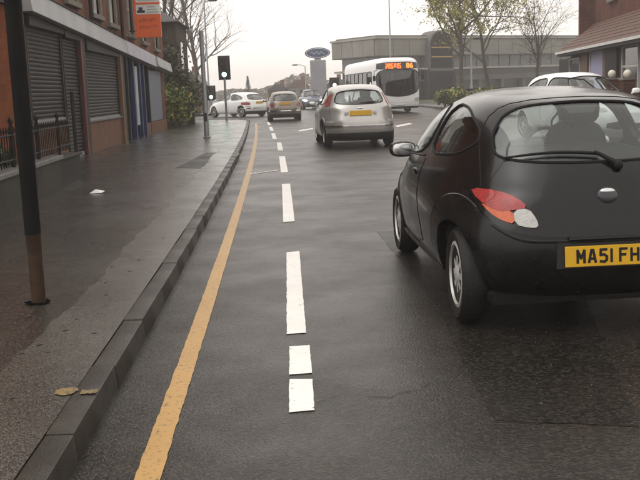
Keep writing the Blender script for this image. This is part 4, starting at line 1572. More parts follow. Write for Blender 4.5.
# door handles, lock, aerial, exhaust
for sd in (-1, 1):
    hh = kbvh.ray_cast(Vector((sd * 3, -.16, .80)), Vector((-sd, 0, 0)))[0]
    MB().ball((hh.x, -.16, .80), .016, .085, .024, 14, 8, .7).build('door_handle', 'bumper_black', ka, smooth=True, world=False)
    for (yc, r_) in ((-1.29, .472), (1.16, .442)):
        arc = [(yc + r_ * math.cos(t_), .283 + r_ * math.sin(t_)) for t_ in [R(12) + R(106) * k / 24 for k in range(25)]]
        pts = project_line(kbvh, arc, 'x', sd, False)
        MB().tube([p_ + Vector((sd * .012, 0, 0)) for p_ in pts], .006, 6).build('arch_lip', 'bumper_black', ka, smooth=True, world=False)
    # bright moulding under the windows
    pts = project_line(kbvh, [(.90, .862), (.5, .885), (0, .906), (-.26, .915)], 'x', sd, False)
    MB().tube([p_ + Vector((sd * .004, 0, 0)) for p_ in pts], .006, 6).build('waist_trim', 'trim_grey', ka, world=False)
    # sill skirt
    pts = project_line(kbvh, [(.80, .26), (-.92, .26)], 'x', sd, False)
    MB().tube([p_ + Vector((sd * .002, 0, 0)) for p_ in pts], .022, 8).build('sill', 'bumper_black', ka, smooth=True, world=False)
MB().tube([(.42, -1.62, .22), (.42, -1.84, .215)], .022, 10).build('exhaust_pipe', 'galv', ka, smooth=True, world=False)
MB().box(-.62, .62, -1.70, -1.30, .185, .24).build('under_tray', 'brake_dark', ka, world=False)

# ---- family hatchbacks farther up the road
HATCH = [(0.20, -1.98, 1.98, .76, 4, 3.4), (.28, -2.10, 2.08, .85, 4.2, 3.4), (.42, -2.16, 2.15, .885, 4.2, 3.2), (.58, -2.17, 2.16, .90, 4, 3), (.70, -2.13, 2.08, .905, 3.8, 2.8), (.80, -2.09, 1.90, .90, 3.6, 2.8),
         (.88, -2.06, 1.6, .89, 3.5, 2.8), (.94, -2.03, 1.30, .87, 3.5, 2.8), (1.02, -1.97, 1.02, .82, 3.4, 2.9), (1.12, -1.88, .80, .765, 3.4, 3), (1.24, -1.76, .55, .705, 3.4, 3), (1.34, -1.63, .34, .655, 3.4, 3),
         (1.41, -1.45, .16, .59, 3.2, 2.8), (1.45, -1.25, 0, .51, 3, 2.6), (1.475, -.95, -.15, .38, 2.6, 2.4), (1.488, -.7, -.3, .2, 2.2, 2.2), (1.492, -.55, -.42, .07, 2, 2)]


def hatch(res=(34, 84), sy=1.0, sz=1.0, sw=1.0, lamps='high', lit=False, detail=False):
    def f2(poly, a, b_):
        return [(p[0] * a, p[1] * b_) for p in poly]
    lampmat = 'headlamp_lit' if lit else 'lens_white'
    P = dict(
        res=res, detail=detail, spokes=5,
        tab=[(z * sz, a * sy, c * sy, w * sw, n1, n2) for z, a, c, w, n1, n2 in HATCH],
        side_windows=[f2([(1.03, .985), (.75, 1.16), (.42, 1.315), (.12, 1.372), (-.25, 1.378), (-.25, 1.0)], sy, sz), f2([(-.36, 1.005), (-.36, 1.378), (-.85, 1.35), (-1.32, 1.2), (-1.42, 1.09), (-1.2, 1.035)], sy, sz)],
        side_cut=.3 * sw,
        rear_window=f2([(-.585, 1.04), (-.55, 1.2), (-.48, 1.315), (0, 1.365), (.48, 1.315), (.55, 1.2), (.585, 1.04), (0, 1.01)], sw, sz), rear_window_y=(-2.7 * sy, -1.35 * sy),
        windscreen=f2([(-.62, 1.012), (-.545, 1.2), (-.45, 1.352), (0, 1.40), (.45, 1.352), (.545, 1.2), (.62, 1.012), (0, .985)], sw, sz), windscreen_y=(.17 * sy, 2.7 * sy),
        wheels=dict(y=(-1.37 * sy, 1.27 * sy), x=.835 * sw, w=.20, r=.315), arch_r=.37, seal=.012,
        panels=[('rear_bumper', None, f2([(-1.1, .16), (-1.1, .60), (0, .64), (1.1, .60), (1.1, .16)], sw, sz), 'y', -2.7 * sy, -1.6 * sy, .022, -.02, False, 0),
                ('bumper_strip', 'chrome', f2([(-.86, .50), (-.86, .545), (.86, .545), (.86, .50)], sw, sz), 'y', -2.7 * sy, -1.6 * sy, .034, .0, False, 0),
                ('rear_valance', 'trim_grey', f2([(-.80, .10), (-.78, .36), (.78, .36), (.80, .10)], sw, sz), 'y', -2.7 * sy, -1.6 * sy, .030, -.01, False, 0),
                ('front_bumper', None, f2([(-1.1, .16), (-1.1, .60), (0, .60), (1.1, .60), (1.1, .16)], sw, sz), 'y', 1.5 * sy, 2.7 * sy, .022, -.02, False, 0),
                ('grille', 'trim_grey', f2([(-.5, .26), (-.5, .44), (.5, .44), (.5, .26)], sw, sz), 'y', 1.6 * sy, 2.7 * sy, .028, -.0, False, 1),
                ('fog_reflector', 'lens_white', f2([(-.80, .59), (-.63, .60), (-.63, .655), (-.80, .645)], sw, sz), 'y', -2.7 * sy, -1.5 * sy, .026, -.01, True, 1),
                ('head_lamp', lampmat, f2([(-.82, .64), (-.78, .78), (-.50, .72), (-.46, .63)], sw, sz), 'y', 1.2 * sy, 2.7 * sy, .010, -.01, True, 1)],
        arches=[(-1.37 * sy, .37, .42, .012), (1.27 * sy, .37, .42, .012)] if detail else [],
        seams=[(f2([(-.70, .66), (-.70, .98), (-.60, 1.30), (0, 1.40), (.60, 1.30), (.70, .98), (.70, .66)], sw, sz), 'y', -1, False, 1),
               (f2([(1.05, .95), (1.08, .60), (1.0, .30), (-.30, .30), (-.30, .98)], sy, sz), 'x', 1, False, 1)],
        cabin=(.12, -1.0, .58), dash_y=.9, mirror=(.84 * sw, .82 * sy, 1.0 * sz))
    if lamps == 'high':
        P['panels'].append(('tail_lamp', 'lens_red', f2([(-.85, .99), (-.70, .985), (-.655, 1.12), (-.59, 1.29), (-.66, 1.27), (-.76, 1.12)], sw, sz), 'y', -2.7 * sy, -1.1 * sy, .008, -.012, True, 1))
    else:
        P['panels'].append(('tail_lamp', 'lens_red', f2([(-.88, .72), (-.88, .88), (-.62, .90), (-.58, .72)], sw, sz), 'y', -2.7 * sy, -1.4 * sy, .008, -.012, True, 1))
    return P


def number_plate(root, bvh, z, y_side, m):
    h = bvh.ray_cast(Vector((0, y_side * 6, z)), Vector((0, -y_side, 0)))[0]
    o = link('number_plate', MB().box(-.26, .26, -.008, .008, -.056, .056).mesh('number_plate'), m, root)
    o.location = (0, h.y + y_side * .035, z)
    o.rotation_euler = (y_side * R(4), 0, 0)
    return h


def make_hatch(label, P, loc, rotz, paint, group='cars on the road ahead', cat='car', name='hatchback_car'):
    P['panels'] = [(a, paint if b_ is None else b_, *r_) for a, b_, *r_ in P['panels']]
    root, bvh, rg = make_car(name, label, cat, P, loc, rotz, paint, group)
    number_plate(root, bvh, .82 if P['tab'][-1][0] < 1.6 else .86, -1, 'plate_yellow')
    number_plate(root, bvh, .46, 1, 'plate_white')
    return root, bvh


fp = hatch((46, 120), detail=True)
focus, fbvh = make_hatch('silver hatchback with tall red tail lamps driving ahead in the lane', fp, (1.72, 22.05 + 2.17, 0), R(2.0), 'paint_silver')
hh = fbvh.ray_cast(Vector((0, -6, .92)), Vector((0, 1, 0)))[0]
MB().ball((0, hh.y, .925), .065, .012, .028, 16, 8).build('badge', 'chrome', focus, smooth=True, world=False)
for sx in (-.33, .33):
    hh = fbvh.ray_cast(Vector((sx, -6, .80)), Vector((0, 1, 0)))[0]
    MB().ball((sx, hh.y, .80), .05, .02, .06, 12, 8, .6).build('plate_lamp', 'lens_white', focus, smooth=True, world=False)
pts = []
for (x, z_) in ((0, 1.03), (.12, 1.045), (.45, 1.06)):
    hh, n_ = rear_hit(fbvh, x, z_)
    pts.append(hh + n_ * .02)
MB().tube(pts, .012, 6).build('rear_wiper', 'rubber', focus, world=False)

make_hatch('hazy bronze-brown car seen from behind at the far end of the lane', hatch((26, 60), 1.0, .93, .92, 'low'), (-0.02, 44.6 + 2.1, 0), R(2.5), 'paint_bronze')
make_hatch('white car turning left into the side road beyond the traffic light', hatch((26, 60), 1.02, .96, .96, 'low'), (-2.75, 56.5, 0), R(40), 'paint_white')
make_hatch('white car parked beside the brick front, only its roof and glass above the black car', hatch((34, 84), 1.0, 1.06, 1.03, 'low'), (7.15, 22.6, 0), PI + R(12), 'paint_white', 'cars standing at the right')
make_hatch('dark blue oncoming car with lit headlamps far off beside the silver hatchback', hatch((26, 60), 1.0, .98, .95, 'low', lit=True), (2.1, 71.0, 0), PI + R(3), 'paint_blue')

# ---- single-deck bus coming towards us
BT = [(.25, -5.6, 5.56, 1.17, 10, 9), (.34, -5.7, 5.68, 1.235, 12, 9), (.9, -5.73, 5.73, 1.25, 14, 10), (1.5, -5.73, 5.70, 1.25, 14, 10), (2.2, -5.70, 5.60, 1.24, 13, 10), (2.6, -5.66, 5.50, 1.225, 12, 10),
      (2.78, -5.58, 5.43, 1.17, 12, 9), (2.87, -5.48, 5.32, 1.07, 11, 8), (2.92, -5.3, 5.15, .90, 9, 7), (2.945, -4.8, 4.7, .6, 7, 6), (2.955, -3.5, 3.5, .25, 5, 5)]
sw_ = []
for k in range(7):
    y1_ = 4.55 - k * 1.42
    yb_ = y1_ - 1.36
    sw_.append([(y1_, 1.30), (y1_, 2.17), (y1_ - .08, 2.25), (yb_ + .08, 2.25), (yb_, 2.17), (yb_, 1.30), (yb_ + .08, 1.22), (y1_ - .08, 1.22)])
BUS = dict(res=(40, 200), tab=BT, detail=False, spokes=8, rim='trim_grey', side_windows=sw_, side_cut=.85,
           rear_window=[(-.9, 1.5), (-.9, 2.3), (.9, 2.3), (.9, 1.5)], rear_window_y=(-7, -4.9),
           windscreen=[(-1.13, 1.32), (-1.14, 2.27), (0, 2.29), (1.14, 2.27), (1.13, 1.32), (.95, 1.08), (.5, .93), (0, .89), (-.5, .93), (-.95, 1.08)], windscreen_y=(4.3, 7),
           glass='bus_glass', rear_glass='bus_glass', seal=.02, wheels=dict(y=(-3.2, 2.75), x=1.22, w=.28, r=.47), arch_r=.55,
           panels=[('destination_panel', 'pane_dark', [(-1.13, 2.30), (-1.12, 2.48), (-1.08, 2.70), (1.08, 2.70), (1.12, 2.48), (1.13, 2.30)], 'y', 4.3, 7, .010, -.02, False, 1),
                   ('head_lamp', 'lens_white', [(-1.14, .62), (-1.14, .82), (-.86, .82), (-.80, .62)], 'y', 4.8, 7, .012, -.01, True, 1),
                   ('lower_bumper', 'trim_grey', [(-1.2, .26), (-1.2, .36), (1.2, .36), (1.2, .26)], 'y', 4.8, 7, .02, -.02, False, 0)],
           seams=[([(-1.1, .58), (1.1, .58)], 'y', 1, False, 0)])
bf = gp(398.5, 113.5)
byaw = PI + R(5.0)
bus, bbvh, brg = make_car('bus', 'white single-deck bus with orange destination display approaching', 'bus', BUS, (5.62, 50.0 + 5.73, 0), byaw, 'paint_white')
hh = bbvh.ray_cast(Vector((0, 8, 2.46)), Vector((0, -1, 0)))[0]
# destination display: rows of lit dots read as a word and a route number
q = MB()
rb = random.Random(9)
x = .62
while x > -.22:
    for r_ in range(5):
        if rb.random() < .78:
            q.box(x, x + .055, hh.y + .075 - r_ * .012, hh.y + .081 - r_ * .012, 2.36 + r_ * .054, 2.36 + r_ * .054 + .042)
    x -= .072 if rb.random() < .8 else .10
led = q.build('led_word', 'led_orange', bus, world=False)
struct(led, 'stuff')
glyphs('86', .37, 'led_orange', bus, (-.62, hh.y + .06, 2.48), (PI / 2 - .26, 0, PI), name='led_number', bold=.014)
for k in range(2):
    sx = 1 if k else -1
    mo = MB().tube([(sx * 1.12, 5.35, 2.3), (sx * 1.28, 5.6, 2.25), (sx * 1.29, 5.62, 2.0)], .02, 6).build('mirror_arm', 'rubber', bus, world=False)
    MB().ball((sx * 1.29, 5.62, 1.87), .08, .06, .15, 12, 8, .6).build('mirror_head', 'rubber', mo, smooth=True, world=False)
MB().box(-.26, .26, 5.755, 5.77, .44, .55).build('number_plate', 'plate_white', bus, world=False)
pts = [(sx_, bbvh.ray_cast(Vector((sx_, 8, z_)), Vector((0, -1, 0)))[0].y + .03, z_) for sx_, z_ in ((-.1, .92), (.25, 1.12), (.55, 1.3))]
MB().tube(pts, .015, 6).build('wiper', 'rubber', bus, world=False)
for k in range(5):
    for sx in (-.62, .62):
        MB().ball((sx, 2.6 - k * 1.4, 1.28), .40, .07, .36, 12, 6, .5).build('passenger_seat', 'seat', bus, smooth=True, world=False)
MB().ball((-.62, 4.3, 1.2), .25, .09, .42, 12, 6, .5).build('driver_seat', 'seat', bus, smooth=True, world=False)

# ================================================================== STREET FURNITURE
lp = gp(207, 138, PZ)
o = thing('sign_post', 'thick grey steel post standing in the middle of the left pavement', 'post', (lp.x, lp.y, PZ))
zt = on_y(205, 31, lp.y).z - PZ
MB().lathe([(.075, 0), (.075, .9), (.062, .95), (.062, zt), (.02, zt + .03)], 14, c=(lp.x, lp.y, PZ)).build('shaft', 'galv', o, smooth=True)
MB().lathe([(.12, .004), (.12, .03), (.08, .05)], 14, c=(lp.x, lp.y, PZ)).build('base_collar', 'galv', o, smooth=True)
MB().box(lp.x - .035, lp.x + .035, lp.y - .08, lp.y - .06, .6, .85).build('access_door', 'trim_grey', o)


def traffic_light(px, ptop, pbot, Y, label, lit, aspects, base_z=PZ, group='traffic lights at the junction'):
    x = on_y(px, (ptop + pbot) / 2, Y).x
    zt_, zb_ = on_y(px, ptop, Y).z, on_y(px, pbot, Y).z
    h = zt_ - zb_
    t = thing('traffic_light', label, 'traffic light', (x, Y, base_z), 0, group)
    MB().lathe([(.055, 0), (.055, zb_ - base_z + .1)], 10, c=(x, Y, base_z)).build('pole', 'galv', t, smooth=True)
    MB().box(x - .17, x + .17, Y - .1, Y + .1, zb_, zt_).build('signal_head', 'signal_black', t, bevel=.03)
    MB().box(x - .29, x + .29, Y + .11, Y + .125, zb_ - .09, zt_ + .09).build('backing_board', 'signal_black', t, bevel=.02)
    for k in range(3):
        zc = zt_ - h * (k + .5) / 3
        r_ = min(.11, h / 7)
        m_ = aspects if k == lit else 'signal_off'
        ln = MB().lathe([(r_, 0), (r_ * .8, -.025), (.01, -.04)], 18, 'y', (x, Y - .105, zc)).build('lens', m_, t, smooth=True)
        n = 12
        vs = []
        for j in range(n + 1):
            a = -.15 + (PI + .3) * j / n
            for yv in (Y - .1, Y - .26):
                vs.append((x + (r_ + .02) * math.cos(a), yv, zc + (r_ + .02) * math.sin(a)))
        MB().add(vs, [(2 * j, 2 * j + 1, 2 * j + 3, 2 * j + 2) for j in range(n)]).build('hood', 'signal_black', ln)
    return t


traffic_light(224, 57.5, 78, 46.2, 'traffic light showing green at the near corner of the left pavement', 2, 'signal_green')
traffic_light(211, 87, 99, 62, 'small far traffic light showing green beyond the side road', 2, 'signal_green')
traffic_light(334.5, 79, 91, 57, 'traffic light on the right of the lane with a pale lit lamp', 1, 'signal_pale', 0.0)


def lamp_column(px, ptop, Y, label, arm=0.8, r=.06, z0=PZ, lean=1, group='lamp columns'):
    p = on_y(px, ptop, Y)
    t = thing('lamp_post', label, 'lamp post', (p.x, Y, z0), 0, group)
    MB().lathe([(r * 1.5, 0), (r * 1.5, 1.2), (r, 1.3), (r * .7, p.z - z0)], 10, c=(p.x, Y, z0)).build('column', 'galv', t, smooth=True)
    MB().tube([(p.x, Y, p.z - .05), (p.x + lean * arm * .5, Y, p.z + .12), (p.x + lean * arm, Y, p.z + .15)], .03, 6).build('arm', 'galv', t, smooth=True)
    MB().ball((p.x + lean * (arm + .25), Y, p.z + .14), .32, .13, .07, 14, 8, .8).build('lantern', 'trim_grey', t, smooth=True)
    return t


lamp_column(204, 3, 63, 'slim lamp post rising behind the thick grey post at left', lean=1, arm=.3)
lamp_column(471, 41, 62, 'thin pale lamp post in front of the concrete building', lean=1, arm=.2)
lamp_column(388, -40, 76, 'tall thin lamp post rising above the concrete building behind the bus', lean=-1, arm=.8)
lamp_column(305, 66, 100, 'distant curved lamp post just left of the blue oval sign', lean=-1, arm=.8, z0=0)

cb = gp(190, 122.5, PZ)
cbx, cby = cb.x + .15, 41.5
cx_ = on_y(190, 110, cby).x
c0 = thing('utility_cabinet', 'narrow dark green cabinet on the pavement beside the hedge', 'cabinet', (cx_, cby, PZ))
MB().box(cx_ - .19, cx_ + .19, cby - .2, cby + .2, PZ, 1.08).build('casing', 'signal_black', c0, bevel=.02)
MB().box(cx_ - .16, cx_ + .16, cby - .215, cby - .2, .2, 1.0).build('door', 'dark_paint', c0)
MB().box(cx_ - .21, cx_ + .21, cby - .22, cby + .22, 1.082, 1.13).build('lid', 'signal_black', c0, bevel=.015)

# dealership totem with a blue oval
ot = on_y(317.5, 53, 75)
to = thing('totem_sign', 'blue oval sign on a grey pylon in the distance', 'sign', (ot.x, 75, 0))
MB().box(ot.x - .62, ot.x + .62, 74.75, 75.25, 0.0, ot.z - .55).build('pylon', 'totem_grey', to, bevel=.03)
MB().box(ot.x - .25, ot.x + .25, 74.9, 75.1, ot.z - .549, ot.z - .3).build('neck', 'totem_grey', to)
el = [(ot.x + 1.0 * math.cos(2 * PI * k / 40), ot.z + .42 * math.sin(2 * PI * k / 40)) for k in range(40)]
ov = MB().prism(el, 'y', 74.86, 75.14).build('oval', 'oval_blue', to)
el2 = [(ot.x + .9 * math.cos(2 * PI * k / 40), ot.z + .345 * math.sin(2 * PI * k / 40)) for k in range(40)]
MB().tube([(a, 74.855, c) for a, c in el2], .018, 5, closed=True).build('oval_rim', 'sign_white', ov)
MB().tube([(ot.x - .55 + 1.1 * k / 16, 74.85, ot.z + .1 * math.sin(k * 1.15)) for k in range(17)], .03, 5).build('script', 'sign_grey', ov)

# ================================================================== BUILDINGS BEYOND
# concrete civic building, its own frame: X along the front, Y into the building
ca = R(32)
cvo = Vector((8.5, 85.0, 0))
cv = thing('civic_building', 'long grey concrete building with banded storeys and a dark arched window', 'building', cvo, ca)
ux_, uy_ = Vector((math.cos(ca), math.sin(ca), 0)), Vector((-math.sin(ca), math.cos(ca), 0))


def civic(px, py, off=0.0):
    """local X and Z on the front plane under a pixel"""
    d = ray(px, py)
    n_ = uy_
    t = (cvo + uy_ * off).dot(n_) / d.dot(n_)
    w = Vector((0, 0, CAM_H)) + d * t
    return (w - cvo).dot(ux_), w.z


CL = 60.0
top = civic(376, 33.5)[1]


def cbox(name, m, x0, x1, y0, y1, z0, z1, parent=None, bevel=0.0):
    return MB().box(x0, x1, y0, y1, z0, z1).build(name, m, parent or cv, world=False, bevel=bevel)


cbox('roof', 'concrete_dark', .3, CL - .3, .3, 6.7, top - .25, top - .12)
band = cbox('upper_storey', 'concrete', 0, CL, .12, 7, 4.15, top - .26)
npan = 32
for k in range(npan):
    w_ = CL / npan
    cbox('panel', 'concrete', k * w_ + .02, (k + 1) * w_ - .02, 0, .115, 4.2, top - .45, band, .02)
for k in range(4):
    cbox('panel', 'concrete', -.115, -.002, .3 + k * 1.65, .3 + k * 1.65 + 1.6, 4.2, top - .45, band, .02)
cbox('parapet', 'concrete_pale', -.2, CL, -.12, 7, top - .44, top - .27)
win = cbox('window_band', 'pane_net', .8, CL, .9, 6.5, 3.05, 4.14)
for k in range(40):
    cbox('mullion', 'concrete', .9 + k * 1.5, 1.05 + k * 1.5, .78, .898, 3.05, 4.14, win)
cbox('ledge', 'concrete_pale', .2, CL, -.35, 7, 2.86, 3.04)
cbox('recess', 'pane_dark', .8, CL, 1.0, 6.5, 2.3, 2.855)
cbox('lower_band', 'concrete_dark', .2, CL, .1, 6.8, 1.82, 2.295)
gf = cbox('ground_storey', 'pane_dark', .6, CL, .8, 6.5, -.05, 1.815)
for k in range(20):
    cbox('column', 'concrete_dark', .6 + k * 3, 1.0 + k * 3, .25, .795, -.05, 1.815, gf)
# arched window in a bay that reaches the roofline
xa, za = civic(427, 68)
xb, _ = civic(448.5, 68)
zt = civic(437.5, 33.5)[1] + .15
xm, rw = (xa + xb) / 2, (xb - xa) / 2


def arch_poly(r_, z0, z1, n=20):
    return [(xm - r_, z0)] + [(xm - r_ * math.cos(PI * k / n), z1 - r_ + r_ * math.sin(PI * k / n)) for k in range(n + 1)] + [(xm + r_, z0)]


bay = MB().prism(arch_poly(rw + .14, za - .3, zt + .12), 'y', -.55, 1.2).build('arched_bay', 'concrete_dark', cv, world=False)
aw = MB().prism(arch_poly(rw, za - .05, zt), 'y', -.60, -.552).build('arched_window', 'dark_void', bay, world=False)
for f_ in (.30, .56):
    zz = za + (zt - za) * f_
    MB().box(xm - rw * .95, xm + rw * .95, -.64, -.601, zz - .05, zz + .05).build('glazing_bar', 'gilt', aw, world=False)
cbox('entrance_void', 'dark_void', xa - .3, xb + .2, -.37, .6, -.05, 2.85)
for xx_ in (xa - .45, xb + .2):
    cbox('entrance_pier', 'dark_paint', xx_, xx_ + .3, -.5, -.1, -.05, 2.84)

# pub-like brick building at right, frame: X along the front towards us, Y into the building
pu0, pu1 = Vector((11.75, 40.0, 0)), Vector((10.23, 27.0, 0))
pd = (pu1 - pu0).normalized()
pa = math.atan2(pd.y, pd.x)
pn = Vector((-pd.y, pd.x, 0))
pub = thing('brick_building', 'brick building at right with brown tiled canopy roof and lilac door', 'building', (pu0.x, pu0.y, PZ), pa)


def pubx(px, py, off=0.0):
    d = ray(px, py)
    t = (pu0 + pn * off).dot(pn) / d.dot(pn)
    w = Vector((0, 0, CAM_H)) + d * t
    return (w - pu0).dot(pd), w.z - PZ


def pbox(name, m, x0, x1, y0, y1, z0, z1, parent=None, bevel=0.0):
    return MB().box(x0, x1, y0, y1, z0, z1).build(name, m, parent or pub, world=False, bevel=bevel)


PL = 19.0
pbox('front_wall', 'brick_pub', 0, PL, .45, .75, 0, 2.55)
pbox('far_wall', 'brick_pub', 0, .3, .752, 8, 0, 6.8)
pbox('near_wall', 'brick_pub', PL - .3, PL, .752, 8, 0, 6.8)
xu = pubx(577, 28, 1.0)[0]
pbox('upper_wall', 'brick_pub', max(.31, xu), PL - .31, 1.35, 1.65, 2.6, 6.8)
ez = pubx(560, 53, 0)[1]
# tiled canopy: courses of tiles lapping one another
rf = MB().hexa([(-.1, -.12, ez - .06), (PL + .1, -.12, ez - .06), (PL + .1, 1.42, ez + 1.10), (-.1, 1.42, ez + 1.10), (-.1, -.12, ez), (PL + .1, -.12, ez), (PL + .1, 1.42, ez + 1.16), (-.1, 1.42, ez + 1.16)]).build('canopy_roof', 'roof_tile', pub, world=False)
nc = 8
rt = random.Random(8)
tl = PL / 62
tmes = MB().hexa([(0, 0, 0), (tl - .008, 0, 0), (tl - .008, .235, .165), (0, .235, .165), (0, -.01, .035), (tl - .008, -.01, .035), (tl - .008, .225, .185), (0, .225, .185)]).mesh('tile')
tmes.materials.append(MATS['roof_tile'])
for r_ in range(nc):
    for k in range(37):                     # the near courses as single tiles, the length in view
        t_ = bpy.data.objects.new('tile', tmes)
        COL.objects.link(t_)
        t_.parent = rf
        t_.location = (-.1 + k * 2 * 0 + k * tl * 1.45 + (.14 if r_ % 2 else 0), -.12 + r_ * .19, ez + r_ * .143 + rt.uniform(-.004, .004))
        t_.scale = (1.45, 1, 1)
pbox('gutter', 'wood_white', -.12, PL, -.2, -.125, ez - .07, ez + .02)
pbox('soffit', 'dark_paint', 0, PL, -.12, .44, ez - .16, ez - .065)


def pubwin(px0, px1, z0, z1, m='pane_net', bars=1):
    x0, x1 = sorted((pubx(px0, 65, .42)[0], pubx(px1, 65, .42)[0]))
    w = pbox('window', m, x0, x1, .40, .449, z0, z1)
    for (a, c) in ((x0 - .06, x0), (x1, x1 + .06)):
        pbox('frame_stile', 'wood_white', a, c, .34, .449, z0 - .06, z1 + .06, w)
    for (a, c) in ((z0 - .06, z0), (z1, z1 + .06)):
        pbox('frame_rail', 'wood_white', x0, x1, .34, .449, a, c, w)
    for k in range(bars):
        zz = z0 + (z1 - z0) * (.55 if bars == 1 else (k + 1) / (bars + 1))
        pbox('glazing_bar', 'wood_white', x0, x1, .36, .399, zz - .03, zz + .03, w)
    return w


pubwin(571, 581, .9, 2.1, 'pane_dark')
xw = [pubx(v, 65, .42)[0] for v in (560, 570, 583, 589.5, 592, 604, 607, 619, 621.5)]
pbox('dark_panel', 'dark_paint', xw[0], xw[1] - .08, .38, .449, .1, 2.2)
pbox('timber_panel', 'brown_wood', xw[2], xw[3] - .15, .36, .449, .1, 2.3)
dr = pbox('door', 'door_lilac', xw[4], xw[5], .37, .449, .1, 2.25)
pbox('door_frame', 'wood_white', xw[4] - .12, xw[4], .33, .449, .05, 2.32, dr)
pbox('door_head', 'wood_white', xw[4], xw[5], .33, .449, 2.25, 2.32, dr)
pbox('timber_panel', 'dark_paint', xw[6], xw[7] - .1, .36, .449, .1, 2.3)
pbox('timber_panel', 'brown_wood', xw[5] + .02, xw[6] - .02, .36, .449, .1, 2.3)
pubwin(624, 640, .9, 2.25, 'pane_dark')
pubwin(646, 668, .9, 2.25, 'pane_dark')
for k in range(3):
    x0 = 3.2 + k * 4.6
    w = pbox('upper_window', 'pane_net', x0, x0 + 1.1, 1.30, 1.349, 4.3, 5.8)
    pbox('window_sill', 'stone', x0 - .1, x0 + 1.2, 1.22, 1.349, 4.16, 4.29, w)
    for (a, c) in ((x0 - .06, x0), (x0 + 1.1, x0 + 1.16), (x0 + .52, x0 + .58)):
        pbox('frame_stile', 'wood_white', a, c, 1.25, 1.299, 4.3, 5.8, w)
MB().add([(-.3, 1.0, 6.8), (PL + .3, 1.0, 6.8), (PL + .3, 4.7, 9), (-.3, 4.7, 9), (PL + .3, 8.4, 6.8), (-.3, 8.4, 6.8)], [(0, 1, 2, 3), (3, 2, 4, 5), (0, 3, 5), (1, 4, 2), (0, 5, 4, 1)]).build('main_roof', 'roof_slate', pub, world=False)

# gate piers with stone balls
for (px, Y, lab) in ((612, 27.5, 'brick gate pier topped by a pale stone ball, left of the pair'), (627.5, 26.2, 'brick gate pier topped by a pale stone ball, right of the pair')):
    p = on_y(px, 74, Y)
    t = thing('gate_pier', lab, 'gate pier', (p.x, Y, PZ), 0, 'gate piers at the right')
    MB().box(p.x - .16, p.x + .16, Y - .16, Y + .16, PZ, p.z - .17).build('shaft', 'brick_pub', t)
    MB().box(p.x - .2, p.x + .2, Y - .2, Y + .2, p.z - .169, p.z - .11).build('cap', 'stone', t, bevel=.01)
    MB().ball((p.x, Y, p.z), .115, .115, .12, 20, 12).build('ball_finial', 'ball_stone', t, smooth=True)

# dark brick house past the shops
hx = on_y(175, 30, 42.5).x
hh_ = on_y(165, 15, 42.5).z
dh = thing('brick_house', 'dark weathered house end wall rising behind the orange sign', 'house', (hx - 3, 42.5, PZ))
MB().box(hx - 7, hx, 42.5, 47.5, PZ - .1, hh_ - .3).build('wall', 'brick_dark', dh)
MB().hexa([(hx - 7.2, 42.3, hh_ - .299), (hx + .2, 42.3, hh_ - .299), (hx + .2, 47.7, hh_ - .299), (hx - 7.2, 47.7, hh_ - .299), (hx - 6, 44.5, hh_ + 1.2), (hx - 2.2, 44.5, hh_ + 1.2), (hx - 2.2, 45.5, hh_ + 1.2), (hx - 6, 45.5, hh_ + 1.2)]).build('roof', 'roof_slate', dh)
w = MB().box(hx + .001, hx + .03, 44.2, 45.2, 2.6, 3.8).build('window', 'pane_net', dh)
MB().box(hx + .001, hx + .08, 44.1, 45.3, 2.48, 2.599).build('window_sill', 'stone', w)

# far houses in the haze: name, left px, right px, top px, distance, wall material, roof material
far = [('brick_house', 176, 201, 72, 74, 'brick_red', 'roof_slate', 'pinkish brick house beyond the side road at left'),
       ('far_house', 268, 288, 84, 112, 'brick_red', 'roof_slate', 'small distant house roof above the brown car'),
       ('far_house', 287, 309, 80, 124, 'concrete', 'roof_tile', 'pale distant house left of the blue oval sign'),
       ('far_house', 327, 346, 78, 118, 'brick_red', 'roof_slate', 'distant brick house between oval sign and concrete building')]
for nm, xl, xr, ytop, Y, wm, rm, lab in far:
    a, c = on_y(xl, 90, Y), on_y(xr, 90, Y)
    zt = on_y((xl + xr) / 2, ytop, Y).z
    t = thing(nm, lab, 'house', ((a.x + c.x) / 2, Y, 0), 0, 'houses in the haze')
    ze = zt * .68
    MB().box(a.x, c.x, Y, Y + 7, -.05, ze).build('wall', wm, t)
    MB().prism([(a.x - .2, ze + .002), (c.x + .2, ze + .002), ((a.x + c.x) / 2 + .3, zt), ((a.x + c.x) / 2 - .3, zt)], 'y', Y - .2, Y + 7.2).build('roof', rm, t)
    for f_ in (.25, .72):
        wx_ = a.x + (c.x - a.x) * f_
        MB().box(wx_ - .4, wx_ + .4, Y - .03, Y - .001, ze * .5, ze * .8).build('window', 'pane_dark', t)
    ch = MB().box(c.x - .9, c.x - .4, Y + 3, Y + 3.6, ze, zt + .5).build('chimney', 'brick_red', t)

# dark fence at right in front of the concrete building
fx0, fx1, fy = 10.6, 24.0, 58.0
fe = thing('fence', 'low dark slatted fence below the trees at right', 'fence', (fx0, fy, PZ))
for k in range(7):
    x = fx0 + k * (fx1 - fx0) / 6
    MB().box(x - .05, x + .05, fy - .05, fy + .05, PZ, 1.15).build('post', 'iron', fe)
for k in range(4):
    MB().box(fx0, fx1, fy - .075, fy - .052, .3 + k * .22, .46 + k * .22).build('slat', 'dark_paint', fe)

# ================================================================== TREES AND SHRUBS


